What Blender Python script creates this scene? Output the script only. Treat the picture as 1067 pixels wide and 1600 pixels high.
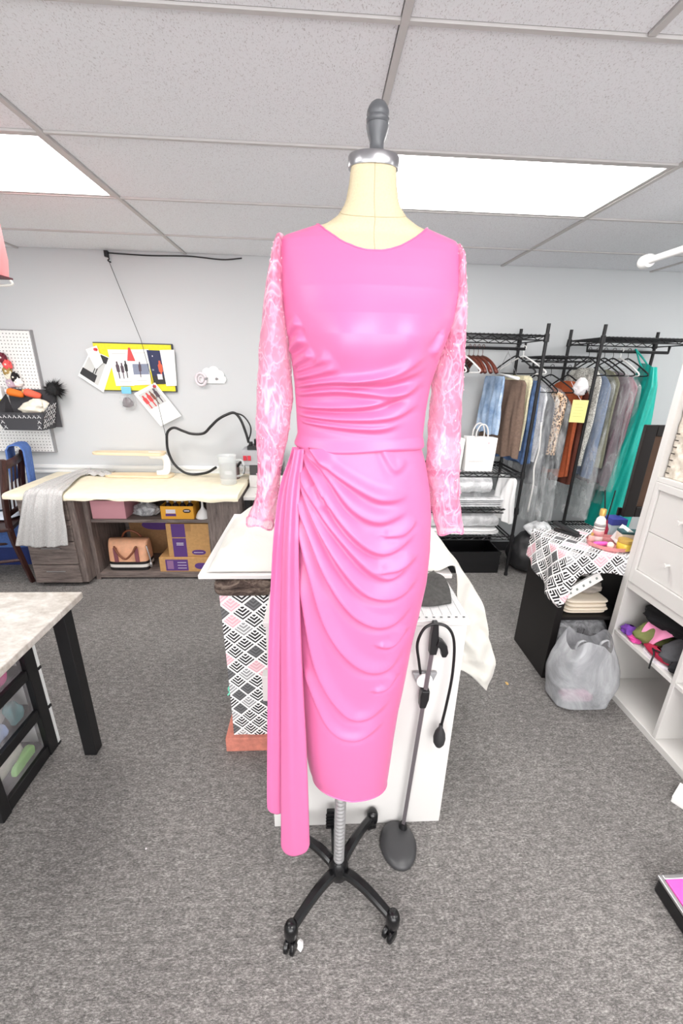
import bpy, math, random
import numpy as np
from mathutils import Vector, Matrix

S = bpy.context.scene
for o in list(bpy.data.objects):
    bpy.data.objects.remove(o, do_unlink=True)
COL = S.collection
PI = math.pi
rnd = random.Random(7)

# ------------------------------------------------------------------ camera
cam_d = bpy.data.cameras.new('camera')
cam_d.sensor_fit = 'VERTICAL'; cam_d.sensor_height = 36.0; cam_d.sensor_width = 24.0
cam_d.lens = 638.0 / 1600.0 * 36.0
cam_d.clip_start = 0.02; cam_d.clip_end = 60
cam = bpy.data.objects.new('camera', cam_d); COL.objects.link(cam)
_p, _r, _y = (math.radians(a) for a in (19.3, 1.35, 3.2))
_f = Vector((math.sin(_y)*math.cos(_p), math.cos(_y)*math.cos(_p), -math.sin(_p)))
_rt = Vector((math.cos(_y), -math.sin(_y), 0)); _up = _rt.cross(_f)
_r2 = _rt*math.cos(_r) + _up*math.sin(_r); _u2 = _up*math.cos(_r) - _rt*math.sin(_r)
_m = Matrix((_r2, _u2, -_f)).transposed().to_4x4(); _m.translation = (0, 0, 1.65)
cam.matrix_world = _m
S.camera = cam

# ------------------------------------------------------------------ light and exposure
S.view_settings.view_transform = 'Standard'
S.view_settings.look = 'None'
S.view_settings.exposure = 0.35
S.view_settings.gamma = 1.0
S.view_settings.use_curve_mapping = False
PANEL = 12.0                     # brightness of the ceiling light panels
w = bpy.data.worlds.new('world'); S.world = w; w.use_nodes = True
w.node_tree.nodes['Background'].inputs[0].default_value = (0.92, 0.96, 1.0, 1)
w.node_tree.nodes['Background'].inputs[1].default_value = 1.0
# front light added in an assumed, unseen window behind the photographer
wl = bpy.data.lights.new('added_front_light', 'AREA'); wl.shape = 'RECTANGLE'; wl.size = 4.6; wl.size_y = 1.8
wl.energy = 120; wl.color = (1.0, 0.98, 0.96)
wlo = bpy.data.objects.new('added_front_light', wl); COL.objects.link(wlo)
wlo.location = (0.1, -3.02, 1.45); wlo.rotation_euler = (math.radians(90), 0, 0)

# ------------------------------------------------------------------ helpers: colours and materials
def lin(c):
    r = []
    for v in c[:3]:
        v = v/255.0
        r.append(v/12.92 if v <= 0.04045 else ((v+0.055)/1.055)**2.4)
    return (r[0], r[1], r[2], 1.0)
MATS = {}
class NT:
    def __init__(s, name):
        m = bpy.data.materials.new(name); m.use_nodes = True
        s.m = m; s.t = m.node_tree; s.n = s.t.nodes; s.l = s.t.links
        s.bsdf = s.n['Principled BSDF']; s.out = s.n['Material Output']
        MATS[name] = m
    def node(s, t, **kw):
        n = s.n.new(t)
        for k, v in kw.items(): setattr(n, k, v)
        return n
    def link(s, a, b): s.l.new(a, b)
    def math(s, op, a, b=None, c=None):
        n = s.n.new('ShaderNodeMath'); n.operation = op
        for i, v in enumerate((a, b, c)):
            if v is None: continue
            if isinstance(v, (int, float)): n.inputs[i].default_value = v
            else: s.l.new(v, n.inputs[i])
        return n.outputs[0]
    def coord(s, kind='Object', scale=None):
        c = s.n.new('ShaderNodeTexCoord'); o = c.outputs[kind]
        if scale is not None:
            mp = s.n.new('ShaderNodeMapping'); mp.inputs['Scale'].default_value = scale if hasattr(scale, '__len__') else (scale,)*3
            s.l.new(o, mp.inputs[0]); o = mp.outputs[0]
        return o
    def noise(s, vec, scale, detail=3, rough=0.6, dist=0):
        n = s.n.new('ShaderNodeTexNoise'); n.inputs['Scale'].default_value = scale
        n.inputs['Detail'].default_value = detail; n.inputs['Roughness'].default_value = rough; n.inputs['Distortion'].default_value = dist
        if vec is not None: s.l.new(vec, n.inputs['Vector'])
        return n.outputs[0]
    def ramp(s, fac, stops, interp='LINEAR'):
        r = s.n.new('ShaderNodeValToRGB'); r.color_ramp.interpolation = interp
        e = r.color_ramp.elements
        while len(e) < len(stops): e.new(0.5)
        for el, (p, c) in zip(e, stops):
            el.position = p; el.color = lin(c)
        s.l.new(fac, r.inputs[0]); return r.outputs[0]
    def mix(s, fac, a, b):
        n = s.n.new('ShaderNodeMix'); n.data_type = 'RGBA'
        for sock, v in ((n.inputs[0], fac), (n.inputs[6], a), (n.inputs[7], b)):
            if isinstance(v, (int, float)): sock.default_value = v
            elif isinstance(v, tuple): sock.default_value = lin(v)
            else: s.l.new(v, sock)
        return n.outputs[2]
    def bump(s, h, strength=0.3, dist=0.01):
        b = s.n.new('ShaderNodeBump'); b.inputs['Strength'].default_value = strength; b.inputs['Distance'].default_value = dist
        s.l.new(h, b.inputs['Height']); s.l.new(b.outputs[0], s.bsdf.inputs['Normal']); return b
    def set(s, **kw):
        for k, v in kw.items():
            s.bsdf.inputs[k.replace('_', ' ')].default_value = v
    def col(s, v):
        if isinstance(v, tuple): s.bsdf.inputs['Base Color'].default_value = lin(v)
        else: s.l.new(v, s.bsdf.inputs['Base Color'])

def M(name, c, rough=0.55, metal=0.0, grain=0.0, gscale=60, bump=0.0, **kw):
    """plain material with optional fine procedural variation"""
    if name in MATS: return MATS[name]
    t = NT(name); t.set(Roughness=rough, Metallic=metal, **kw)
    if grain or bump:
        nz = t.noise(t.coord(), gscale, 4)
        if grain:
            d = tuple(max(0, v*(1-grain)) for v in c); e = tuple(min(255, v*(1+grain)) for v in c)
            t.col(t.ramp(nz, [(0.3, d), (0.7, e)]))
        else: t.col(tuple(c))
        if bump: t.bump(nz, bump, 0.004)
    else: t.col(tuple(c))
    return t.m

def wood(name, dark, light, axis='x', rough=0.5, scale=6):
    if name in MATS: return MATS[name]
    t = NT(name); t.set(Roughness=rough)
    sc = {'x': (1, 12, 12), 'y': (12, 1, 12), 'z': (12, 12, 1)}[axis]
    v = t.coord(scale=sc); n1 = t.noise(v, scale, 5, 0.65, 0.4); n2 = t.noise(v, scale*7, 3)
    f = t.math('ADD', t.math('MULTIPLY', n1, 0.75), t.math('MULTIPLY', n2, 0.25))
    t.col(t.ramp(f, [(0.36, dark), (0.64, light)])); t.bump(n2, 0.08, 0.002)
    return t.m

def sheer(name, c, opacity, rough=0.15, gloss=0.35, nscale=14, c2=None, bump=0.8, stretch=1.0):
    """thin see-through film or net: transparent where thin, glossy wrinkles"""
    if name in MATS: return MATS[name]
    t = NT(name); v = t.coord(scale=(1, 1, stretch))
    nz = t.noise(v, nscale, 5, 0.65, 1.2)
    t.set(Roughness=rough); t.bsdf.inputs['Specular IOR Level'].default_value = gloss
    t.col(t.ramp(nz, [(0.35, c), (0.68, c2 or c)]))
    t.bump(nz, bump, 0.02)
    f = t.node('ShaderNodeMapRange'); f.inputs['From Min'].default_value = 0.38; f.inputs['From Max'].default_value = 0.66
    f.inputs['To Min'].default_value = opacity[0]; f.inputs['To Max'].default_value = opacity[1]
    t.link(nz, f.inputs[0]); t.link(f.outputs[0], t.bsdf.inputs['Alpha'])
    return t.m

# ------------------------------------------------------------------ helpers: geometry
ORG = {}
class MB:
    def __init__(s): s.v = []; s.f = []; s.mi = []; s.uv = []; s.T = None
    def add(s, vs, fs, mi=0, uv=None):
        b = len(s.v)
        for p in vs:
            p = Vector(p)
            if s.T is not None: p = s.T @ p
            s.v.append(tuple(p))
        s.uv += list(uv) if uv is not None else [(0, 0)]*len(vs)
        for f in fs: s.f.append(tuple(b+i for i in f)); s.mi.append(mi)
        return s
    def box(s, x0, x1, y0, y1, z0, z1, mi=0):
        vs = [(x, y, z) for z in (z0, z1) for y in (y0, y1) for x in (x0, x1)]
        return s.add(vs, [(0, 2, 3, 1), (4, 5, 7, 6), (0, 1, 5, 4), (2, 6, 7, 3), (0, 4, 6, 2), (1, 3, 7, 5)], mi)
    def grid(s, P, closeu=False, closev=False, mi=0, uv=None):
        """P[i][j] points"""
        nu, nv = len(P), len(P[0]); vs = [p for r in P for p in r]; fs = []
        for i in range(nu if closeu else nu-1):
            for j in range(nv if closev else nv-1):
                i2 = (i+1) % nu; j2 = (j+1) % nv
                fs.append((i*nv+j, i2*nv+j, i2*nv+j2, i*nv+j2))
        return s.add(vs, fs, mi, [q for r in uv for q in r] if uv is not None else None)
    def loft(s, rings, cap=True, mi=0):
        n = len(rings[0]); vs = [p for r in rings for p in r]; fs = []
        for i in range(len(rings)-1):
            for j in range(n):
                j2 = (j+1) % n; fs.append((i*n+j, i*n+j2, (i+1)*n+j2, (i+1)*n+j))
        if cap:
            fs.append(tuple(range(n-1, -1, -1))); fs.append(tuple(len(vs)-n+j for j in range(n)))
        return s.add(vs, fs, mi)
    def tube(s, pts, r, n=8, cap=True, mi=0, flat=1.0, closed=False):
        pts = [Vector(p) for p in pts]; N = len(pts); rings = []
        rr = r if hasattr(r, '__len__') else [r]*N; up = Vector((0, 0, 1)); last = None
        for i, p in enumerate(pts):
            if closed: d = pts[(i+1) % N]-pts[i-1]
            else: d = pts[min(i+1, N-1)]-pts[max(i-1, 0)]
            d.normalize()
            if last is None:
                a = d.cross(up)
                if a.length < 1e-3: a = d.cross(Vector((1, 0, 0)))
            else:
                a = last - d*last.dot(d)
            a.normalize(); b = a.cross(d); last = a
            rings.append([p + a*(rr[i]*math.cos(2*PI*k/n)) + b*(rr[i]*flat*math.sin(2*PI*k/n)) for k in range(n)])
        if closed:
            return s.grid(rings, closeu=True, closev=True, mi=mi)
        return s.loft(rings, cap, mi)
    def lathe(s, prof, c=(0, 0, 0), n=24, mi=0, axis='z'):
        rings = []
        for r, z in prof:
            ring = []
            for k in range(n):
                a = 2*PI*k/n; q = (max(r, 1e-4)*math.cos(a), max(r, 1e-4)*math.sin(a), z)
                if axis == 'y': q = (q[0], z, -q[1])
                if axis == 'x': q = (z, q[0], q[1])
                ring.append((q[0]+c[0], q[1]+c[1], q[2]+c[2]))
            rings.append(ring)
        return s.loft(rings, True, mi)
    def cyl(s, c, r, h, n=20, axis='z', mi=0): return s.lathe([(r, 0), (r, h)], c, n, mi, axis)
    def poly(s, pts, y0, y1, mi=0):
        """outline (x,z) extruded along y"""
        n = len(pts); vs = [(x, y0, z) for x, z in pts]+[(x, y1, z) for x, z in pts]
        fs = [tuple(range(n)), tuple(range(2*n-1, n-1, -1))]+[(i, i+n, (i+1) % n+n, (i+1) % n) for i in range(n)]
        return s.add(vs, fs, mi)
    def build(s, name, mats, parent=None, origin=None, smooth=False, bevel=0, solid=0, sub=0, auto=None):
        if parent is not None: o0 = Vector(ORG.get(parent.name, (0, 0, 0)))
        elif origin is not None: o0 = Vector(origin)
        else:
            a = np.array(s.v); lo = a.min(0); hi = a.max(0); o0 = Vector(((lo[0]+hi[0])/2, (lo[1]+hi[1])/2, lo[2]))
        me = bpy.data.meshes.new(name)
        me.from_pydata([(x-o0.x, y-o0.y, z-o0.z) for x, y, z in s.v], [], s.f)
        if not hasattr(mats, '__len__'): mats = [mats]
        for m in mats: me.materials.append(m)
        if len(mats) > 1: me.polygons.foreach_set('material_index', s.mi)
        if any(u != (0, 0) for u in s.uv):
            L = me.uv_layers.new(name='UVMap'); vi = np.zeros(len(me.loops), dtype=np.int32); me.loops.foreach_get('vertex_index', vi)
            L.data.foreach_set('uv', np.array(s.uv, dtype=np.float32)[vi].ravel())
        me.validate()
        import bmesh
        bm = bmesh.new(); bm.from_mesh(me); bmesh.ops.recalc_face_normals(bm, faces=bm.faces); bm.to_mesh(me); bm.free()
        if smooth:
            me.polygons.foreach_set('use_smooth', [True]*len(me.polygons))
            if auto: me.set_sharp_from_angle(angle=math.radians(auto))
        o = bpy.data.objects.new(name, me); COL.objects.link(o)
        if parent is not None:
            o.parent = parent; ORG[o.name] = tuple(o0)
        else:
            o.location = o0; ORG[o.name] = tuple(o0)
        if bevel:
            b = o.modifiers.new('bevel', 'BEVEL'); b.width = bevel; b.segments = 2; b.limit_method = 'ANGLE'
        if solid:
            q = o.modifiers.new('solid', 'SOLIDIFY'); q.thickness = solid; q.offset = 0
        if sub:
            q = o.modifiers.new('sub', 'SUBSURF'); q.levels = sub; q.render_levels = sub
        return o

def thing(name, label, cat, loc, group=None):
    o = bpy.data.objects.new(name, None); COL.objects.link(o); o.location = loc; o.empty_display_size = 0.1
    ORG[o.name] = tuple(loc); o['label'] = label; o['category'] = cat
    if group: o['group'] = group
    return o
def tag(o, label, cat, group=None):
    o['label'] = label; o['category'] = cat
    if group: o['group'] = group
    return o
def struct(o, label=None):
    o['kind'] = 'structure'
    if label: o['label'] = label
    return o
def box(name, mat, dims, parent=None, bevel=0.002):
    return MB().box(*dims).build(name, mat, parent, bevel=bevel)
def copy_of(o, parent=None, loc=None, rot=None, scale=None):
    c = o.copy(); COL.objects.link(c); c.parent = parent
    if loc is not None: c.location = loc
    if rot is not None: c.rotation_euler = rot
    if scale is not None: c.scale = scale
    return c
def spline(pts, n=24):
    """Catmull-Rom through points"""
    P = [np.array(p, float) for p in pts]; P = [2*P[0]-P[1]]+P+[2*P[-1]-P[-2]]; out = []
    segs = len(P)-3; per = max(2, n//segs)
    for i in range(segs):
        a, b, c, d = P[i:i+4]
        for k in range(per):
            t = k/per
            out.append(0.5*((2*b)+(c-a)*t+(2*a-5*b+4*c-d)*t*t+(3*b-a-3*c+d)*t**3))
    out.append(P[-2]); return [tuple(p) for p in out]
_rs = np.random.RandomState(3)
_WV = _rs.normal(size=(24, 3)); _PH = _rs.uniform(0, 6.28, 24)
def wob(x, y, z, f=10.0, k0=0, n=6):
    """smooth pseudo-random field in about -1..1 (numpy arrays)"""
    s = 0
    for i in range(n):
        a = _WV[(k0+i) % 24]; s = s+np.sin(f*(a[0]*x+a[1]*y+a[2]*z)+_PH[(k0+i) % 24]*(1+i))
    return s/(n*0.6)

# ------------------------------------------------------------------ room materials
def make_room_mats():
    t = NT('wall_paint'); t.col((198, 201, 203)); t.set(Roughness=0.7); t.bump(t.noise(t.coord(), 180, 2), 0.05, 0.002)
    t = NT('carpet'); v = t.coord(scale=(1, 2.6, 1))
    a = t.noise(v, 95, 4, 0.75); b = t.noise(t.coord(), 2.2, 3); c = t.noise(v, 26, 3, 0.7); g = t.noise(t.coord(), 420, 2)
    f = t.math('ADD', t.math('ADD', t.math('MULTIPLY', a, 0.62), t.math('MULTIPLY', c, 0.28)), t.math('MULTIPLY', b, 0.10))
    t.col(t.ramp(f, [(0.37, (84, 82, 81)), (0.50, (128, 125, 123)), (0.63, (186, 182, 178))]))
    t.set(Roughness=0.95); t.bsdf.inputs['Specular IOR Level'].default_value = 0.1
    t.bump(t.math('ADD', a, g), 0.7, 0.006)
    t = NT('ceiling_tile'); v = t.coord()
    vo = t.node('ShaderNodeTexVoronoi'); vo.inputs['Scale'].default_value = 95
    mp = t.node('ShaderNodeMapping'); mp.inputs['Scale'].default_value = (1.7, 0.8, 1); t.link(v, mp.inputs[0])
    nz = t.noise(mp.outputs[0], 170, 3, 0.8); pit = t.ramp(nz, [(0.36, (0, 0, 0)), (0.43, (255, 255, 255))])
    t.col(t.mix(pit, (196, 194, 196), (237, 239, 243))); t.set(Roughness=0.9); t.bump(pit, 0.22, 0.003)
    M('grid_white', (196, 193, 192), 0.6)
    M('grid_shadow', (120, 116, 114), 0.8)
    M('white_trim', (236, 238, 238), 0.4)
    t = NT('light_diffuser'); e = t.bsdf.inputs; e['Emission Color'].default_value = (1.0, 0.975, 0.945, 1); e['Emission Strength'].default_value = PANEL
    t.col((255, 255, 255))
make_room_mats()

# ------------------------------------------------------------------ the room
X0, X1, Y0, Y1, ZC = -3.46, 3.66, -3.0, 3.60, 2.44
floor = struct(MB().box(X0-0.1, X1+0.1, Y0-0.1, Y1+0.1, -0.06, 0).build('floor', MATS['carpet'], origin=(0, 0, 0)), 'dark grey heathered carpet floor')
wp = MATS['wall_paint']
struct(MB().box(X0-0.1, X1+0.1, Y1, Y1+0.1, 0, ZC+0.15).build('wall_back', wp), 'pale grey painted back wall')
struct(MB().box(X0-0.1, X0, Y0, Y1, 0, ZC+0.15).build('wall_left', wp))
struct(MB().box(X1, X1+0.1, Y0, Y1, 0, ZC+0.15).build('wall_right', wp))
mb = MB()
WX0, WX1, WZ0, WZ1 = -2.3, 2.5, 0.5, 2.35  # opening for the unseen window, added to help the front lighting
mb.box(X0-0.1, WX0, Y0-0.1, Y0, 0, ZC+0.15).box(WX1, X1+0.1, Y0-0.1, Y0, 0, ZC+0.15)
mb.box(WX0, WX1, Y0-0.1, Y0, 0, WZ0).box(WX0, WX1, Y0-0.1, Y0, WZ1, ZC+0.15)
struct(mb.build('wall_front', wp))
wf = MB()
for a in np.linspace(WX0, WX1, 4): wf.box(a-0.03, a+0.03, Y0-0.09, Y0-0.05, WZ0, WZ1)
wf.box(WX0, WX1, Y0-0.09, Y0-0.05, WZ0, WZ0+0.05).box(WX0, WX1, Y0-0.09, Y0-0.05, WZ1-0.05, WZ1)
struct(wf.build('added_window', M('window_frame', (60, 60, 62), 0.4, 0.6)))  # frame of the added window, out of view
# ceiling: slab, T-bar grid and tiles
ceil = struct(MB().box(X0-0.1, X1+0.1, Y0-0.1, Y1+0.1, ZC+0.10, ZC+0.16).build('ceiling', MATS['grid_shadow'], origin=(0, 0, ZC)), 'suspended ceiling of white pitted tiles')
ORG['ceiling'] = (0, 0, ZC)
gx = [0.1975+1.22*k for k in range(-3, 4)]; gx = [max(X0, gx[0])]+gx[1:-1]+[X1]
gx = [g for g in gx if X0 <= g <= X1]
gy = [1.915+0.61*k for k in range(-8, 3)]; gy = [Y0]+[g for g in gy if Y0 < g < Y1]+[Y1]
for g in gx[1:-1]:
    box('grid_runner', MATS['grid_white'], (g-0.010, g+0.010, Y0, Y1, ZC-0.004, ZC+0.03), ceil, 0)
for g in gy[1:-1]:
    for a, b in zip(gx[:-1], gx[1:]):
        box('grid_cross_bar', MATS['grid_white'], (a+0.0105, b-0.0105, g-0.007, g+0.007, ZC-0.003, ZC+0.03), ceil, 0)
LIGHTS = {(0.1975, 1.915), (0.1975-2.44, 1.915), (0.1975, 1.915-2.44), (0.1975-2.44, 1.915-2.44), (0.1975+2.44, 1.915-2.44), (0.1975+2.44, 1.915),
          (0.1975, 1.915-4.27), (0.1975-2.44, 1.915-4.27)}
def is_light(a, g): return any(abs(a-p) < 0.01 and abs(g-q) < 0.01 for p, q in LIGHTS)
tile_me = {}
for a, b in zip(gx[:-1], gx[1:]):
    for g, h in zip(gy[:-1], gy[1:]):
        if is_light(a, g): continue
        spans = [(a, b)]
        if abs(g-0.695) < 0.01 and a > 0.1: spans = [(a, (a+b)/2), ((a+b)/2, b)]
        for p, q in spans:
            key = (round(q-p, 3), round(h-g, 3))
            if key not in tile_me:
                W2, H2 = key[0]/2-0.0125, key[1]/2-0.0095
                o = MB().box(-W2, W2, -H2, H2, 0.002, 0.018).build('ceiling_tile', MATS['ceiling_tile'], ceil, bevel=0)
                for vv in o.data.vertices: vv.co.z += ZC
                tile_me[key] = o.data
            else:
                o = bpy.data.objects.new('ceiling_tile', tile_me[key]); COL.objects.link(o); o.parent = ceil
            o.location = ((p+q)/2, (g+h)/2, rnd.uniform(0, 0.004))
        if len(spans) > 1: box('grid_cross_bar', MATS['grid_white'], ((a+b)/2-0.010, (a+b)/2+0.010, g+0.011, h-0.011, ZC-0.003, ZC+0.03), ceil, 0)
for (a, g) in sorted(LIGHTS):
    vis = g > 1.5
    lab = {True: {-1: 'long white light panel in the ceiling at the left edge', 0: 'long white light panel in the ceiling beside the dress form neck', 1: 'white ceiling light panel beyond the garment racks at far right'}[round((a-0.1975)/2.44)],
           False: 'ceiling light panel out of view, %s row behind, %s' % ('first' if g > -1 else 'second', {-1: 'left', 0: 'middle', 1: 'right'}[round((a-0.1975)/2.44)])}[vis]
    t = thing('ceiling_light', lab, 'ceiling light', (a+0.61, g+0.305, ZC+0.004), 'light panels in the suspended ceiling')
    m = MB(); x0, x1, y0, y1 = a+0.013, min(a+1.207, X1-0.01), g+0.011, g+0.599
    m.box(x0, x1, y0, y0+0.018, ZC, ZC+0.05).box(x0, x1, y1-0.018, y1, ZC, ZC+0.05).box(x0, x0+0.018, y0+0.018, y1-0.018, ZC, ZC+0.05).box(x1-0.018, x1, y0+0.018, y1-0.018, ZC, ZC+0.05)
    m.build('frame', MATS['grid_white'], t)
    box('diffuser', MATS['light_diffuser'], (x0+0.018, x1-0.018, y0+0.018, y1-0.018, ZC+0.004, ZC+0.010), t, 0)
# chair rail along the back wall
m = MB().box(X0, X1, Y1-0.012, Y1, 0.735, 0.815).box(X0, X1, Y1-0.026, Y1-0.012, 0.785, 0.812).box(X0, X1, Y1-0.018, Y1-0.012, 0.742, 0.758)
struct(m.build('trim_1', MATS['white_trim'], bevel=0.003), 'white moulded chair rail on the back wall')
struct(MB().box(X0, X1, Y1-0.012, Y1, 0, 0.09).build('baseboard_back', M('base_black', (52, 52, 54), 0.5)), 'dark rubber baseboard')

# ================================================================== dress form and pink dress
def dress_mats():
    t = NT('pink_satin'); v = t.coord()
    w1 = t.noise(v, 900, 2); lw = t.node('ShaderNodeLayerWeight'); lw.inputs[0].default_value = 0.35
    t.col((214, 108, 158)); t.set(Roughness=0.40)
    t.bsdf.inputs['Sheen Weight'].default_value = 0.15; t.bsdf.inputs['Sheen Roughness'].default_value = 0.35
    t.bsdf.inputs['Sheen Tint'].default_value = lin((255, 205, 230))
    t.bsdf.inputs['Specular IOR Level'].default_value = 0.55
    t.bump(w1, 0.04, 0.001)
    t = NT('pink_lace'); v = t.coord(scale=(1.0, 0.7, 0.5))
    n1 = t.noise(v, 24, 3, 0.5, 0.7); n2 = t.noise(v, 60, 2, 0.5, 0.4); fine = t.noise(t.coord(), 420, 2)
    def vein(n, k): return t.math('SUBTRACT', 1.0, t.math('MINIMUM', 1.0, t.math('MULTIPLY', t.math('ABSOLUTE', t.math('SUBTRACT', n, 0.5)), k)))
    f = t.math('MAXIMUM', vein(n1, 20), t.math('MULTIPLY', vein(n2, 14), 0.7))
    t.col(t.ramp(f, [(0.0, (236, 140, 180)), (0.5, (240, 158, 192)), (1.0, (246, 196, 214))]))
    t.set(Roughness=0.5); t.bsdf.inputs['Specular IOR Level'].default_value = 0.3
    t.bump(t.math('ADD', f, t.math('MULTIPLY', fine, 0.3)), 0.22, 0.003)
    mr = t.node('ShaderNodeMapRange'); mr.inputs['To Min'].default_value = 0.46; mr.inputs['To Max'].default_value = 0.82; t.link(f, mr.inputs[0])
    t.link(mr.outputs[0], t.bsdf.inputs['Alpha'])
dress_mats()
SATIN = MATS['pink_satin']

YC = 0.92
# z, left x, right x, front depth, back depth of the padded form
PROF = [(0.440,-0.016,0.211,.085,.085),(0.494,-0.027,0.214,.087,.087),(0.623,-0.042,0.219,.090,.09),(0.744,-0.052,0.226,.095,.095),(0.857,-0.059,0.237,.100,.10),
 (0.962,-0.066,0.247,.105,.11),(1.062,-0.073,0.259,.112,.12),(1.156,-0.079,0.268,.118,.13),(1.244,-0.080,0.269,.120,.135),(1.328,-0.079,0.264,.115,.13),(1.391,-0.074,0.254,.108,.12),
 (1.452,-0.061,0.239,.098,.105),(1.493,-0.049,0.224,.090,.095),(1.510,-0.048,0.225,.088,.09),(1.567,-0.050,0.227,.090,.09),(1.620,-0.053,0.232,.098,.09),(1.672,-0.059,0.245,.106,.09),
 (1.710,-0.065,0.257,.110,.092),(1.746,-0.071,0.268,.108,.094),(1.793,-0.076,0.274,.098,.09),(1.828,-0.078,0.275,.084,.08),(1.861,-0.080,0.274,.068,.066),(1.877,-0.078,0.270,.058,.056),
 (1.887,-0.068,0.261,.050,.050),(1.894,-0.046,0.240,.048,.048),(1.901,-0.022,0.216,.048,.048),(1.909,0.004,0.192,.046,.048),(1.924,0.027,0.167,.041,.046),(1.945,0.041,0.151,.036,.044),(1.975,0.047,0.145,.030,.042),(2.001,0.050,0.142,.027,.040)]
PROF = np.array(PROF)
_ts = np.concatenate([[0], np.cumsum(np.hypot(np.diff(PROF[:, 0]), 0.7*np.diff(PROF[:, 2]-PROF[:, 1])))])
def tz(z): return float(np.interp(z, PROF[:, 0], _ts))
def form_pt(th, t, off=0.0):
    """th: 0 = right, -pi/2 = front.  t along the profile.  arrays ok"""
    z, xl, xr, bf, bb = (np.interp(t, _ts, PROF[:, k]) for k in range(5))
    cx = (xl+xr)/2; a = (xr-xl)/2+off; b = np.where(np.sin(th) < 0, bf, bb)+off
    c, s = np.cos(th), np.sin(th); n = 2/2.25
    x = cx+a*np.sign(c)*np.abs(c)**n; y = YC+b*np.sign(s)*np.abs(s)**n
    fr = np.clip(-s, 0, 1)
    bust = 0.030*(np.exp(-((x-0.038)**2+(z-1.700)**2*1.0)/(2*0.043**2))+np.exp(-((x-0.162)**2+(z-1.703)**2)/(2*0.043**2)))*fr
    tummy = 0.006*np.exp(-((x-0.09)**2/0.06**2+(z-1.36)**2/0.07**2))*fr
    y = y-bust-tummy
    return x, y, z, c, s
def fold_disp(X, Z, folds, wa, wb):
    D = np.zeros_like(X)
    for amp, pl in folds:
        P = np.array(spline([(p[0], 0, p[1]) for p in pl], 28))[:, [0, 2]]
        best = np.full(X.shape, 1e9); sg = np.zeros_like(X); tt = np.zeros_like(X)
        L = np.concatenate([[0], np.cumsum(np.hypot(*np.diff(P, axis=0).T))]); tot = L[-1]
        for i in range(len(P)-1):
            a, b = P[i], P[i+1]; d = b-a; l2 = (d*d).sum()+1e-12
            u = np.clip(((X-a[0])*d[0]+(Z-a[1])*d[1])/l2, 0, 1)
            ex = X-(a[0]+u*d[0]); ez = Z-(a[1]+u*d[1]); q = np.hypot(ex, ez)
            k = q < best; best = np.where(k, q, best); sg = np.where(k, d[0]*ez-d[1]*ex, sg); tt = np.where(k, (L[i]+u*np.sqrt(l2))/tot, tt)
        w = np.where(sg > 0, wa, wb); fade = np.clip(np.minimum(0.35+tt/0.15, (1-tt)/0.28), 0, 1)
        fade = fade*fade*(3-2*fade); sp = 0.55+0.75*tt
        D = D+amp*fade*np.exp(-(best/(w*sp))**2)-0.35*amp*fade*np.exp(-((best-2.0*wb*sp)/(wb*1.2*sp))**2)*(sg < 0)
    return D
FOLDS_B = [
    (0.010, [(-0.044, 1.614), (0.026, 1.626), (0.116, 1.628), (0.173, 1.645), (0.213, 1.667)]),
    (0.008, [(-0.045, 1.598), (0.036, 1.609), (0.135, 1.604), (0.203, 1.619)]),
    (0.010, [(-0.044, 1.576), (0.027, 1.577), (0.099, 1.584), (0.161, 1.608), (0.211, 1.640)]),
    (0.009, [(-0.043, 1.559), (0.050, 1.555), (0.141, 1.562), (0.209, 1.596)]),
    (0.007, [(-0.036, 1.545), (0.074, 1.538), (0.130, 1.540), (0.179, 1.558)]),
    (0.008, [(-0.047, 1.629), (-0.005, 1.640), (0.038, 1.654)]),
    (0.008, [(-0.052, 1.653), (-0.032, 1.665), (-0.011, 1.678)]),
    (0.008, [(-0.062, 1.680), (-0.047, 1.692), (-0.028, 1.704)]),
    (0.006, [(-0.064, 1.711), (-0.054, 1.722), (-0.037, 1.733)]),
    (0.006, [(-0.046, 1.644), (-0.001, 1.661), (0.023, 1.673)]),
    (0.006, [(0.233, 1.719), (0.225, 1.696), (0.212, 1.675)]),
    (0.006, [(0.049, 1.623), (0.135, 1.642), (0.204, 1.684)]),
]
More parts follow.
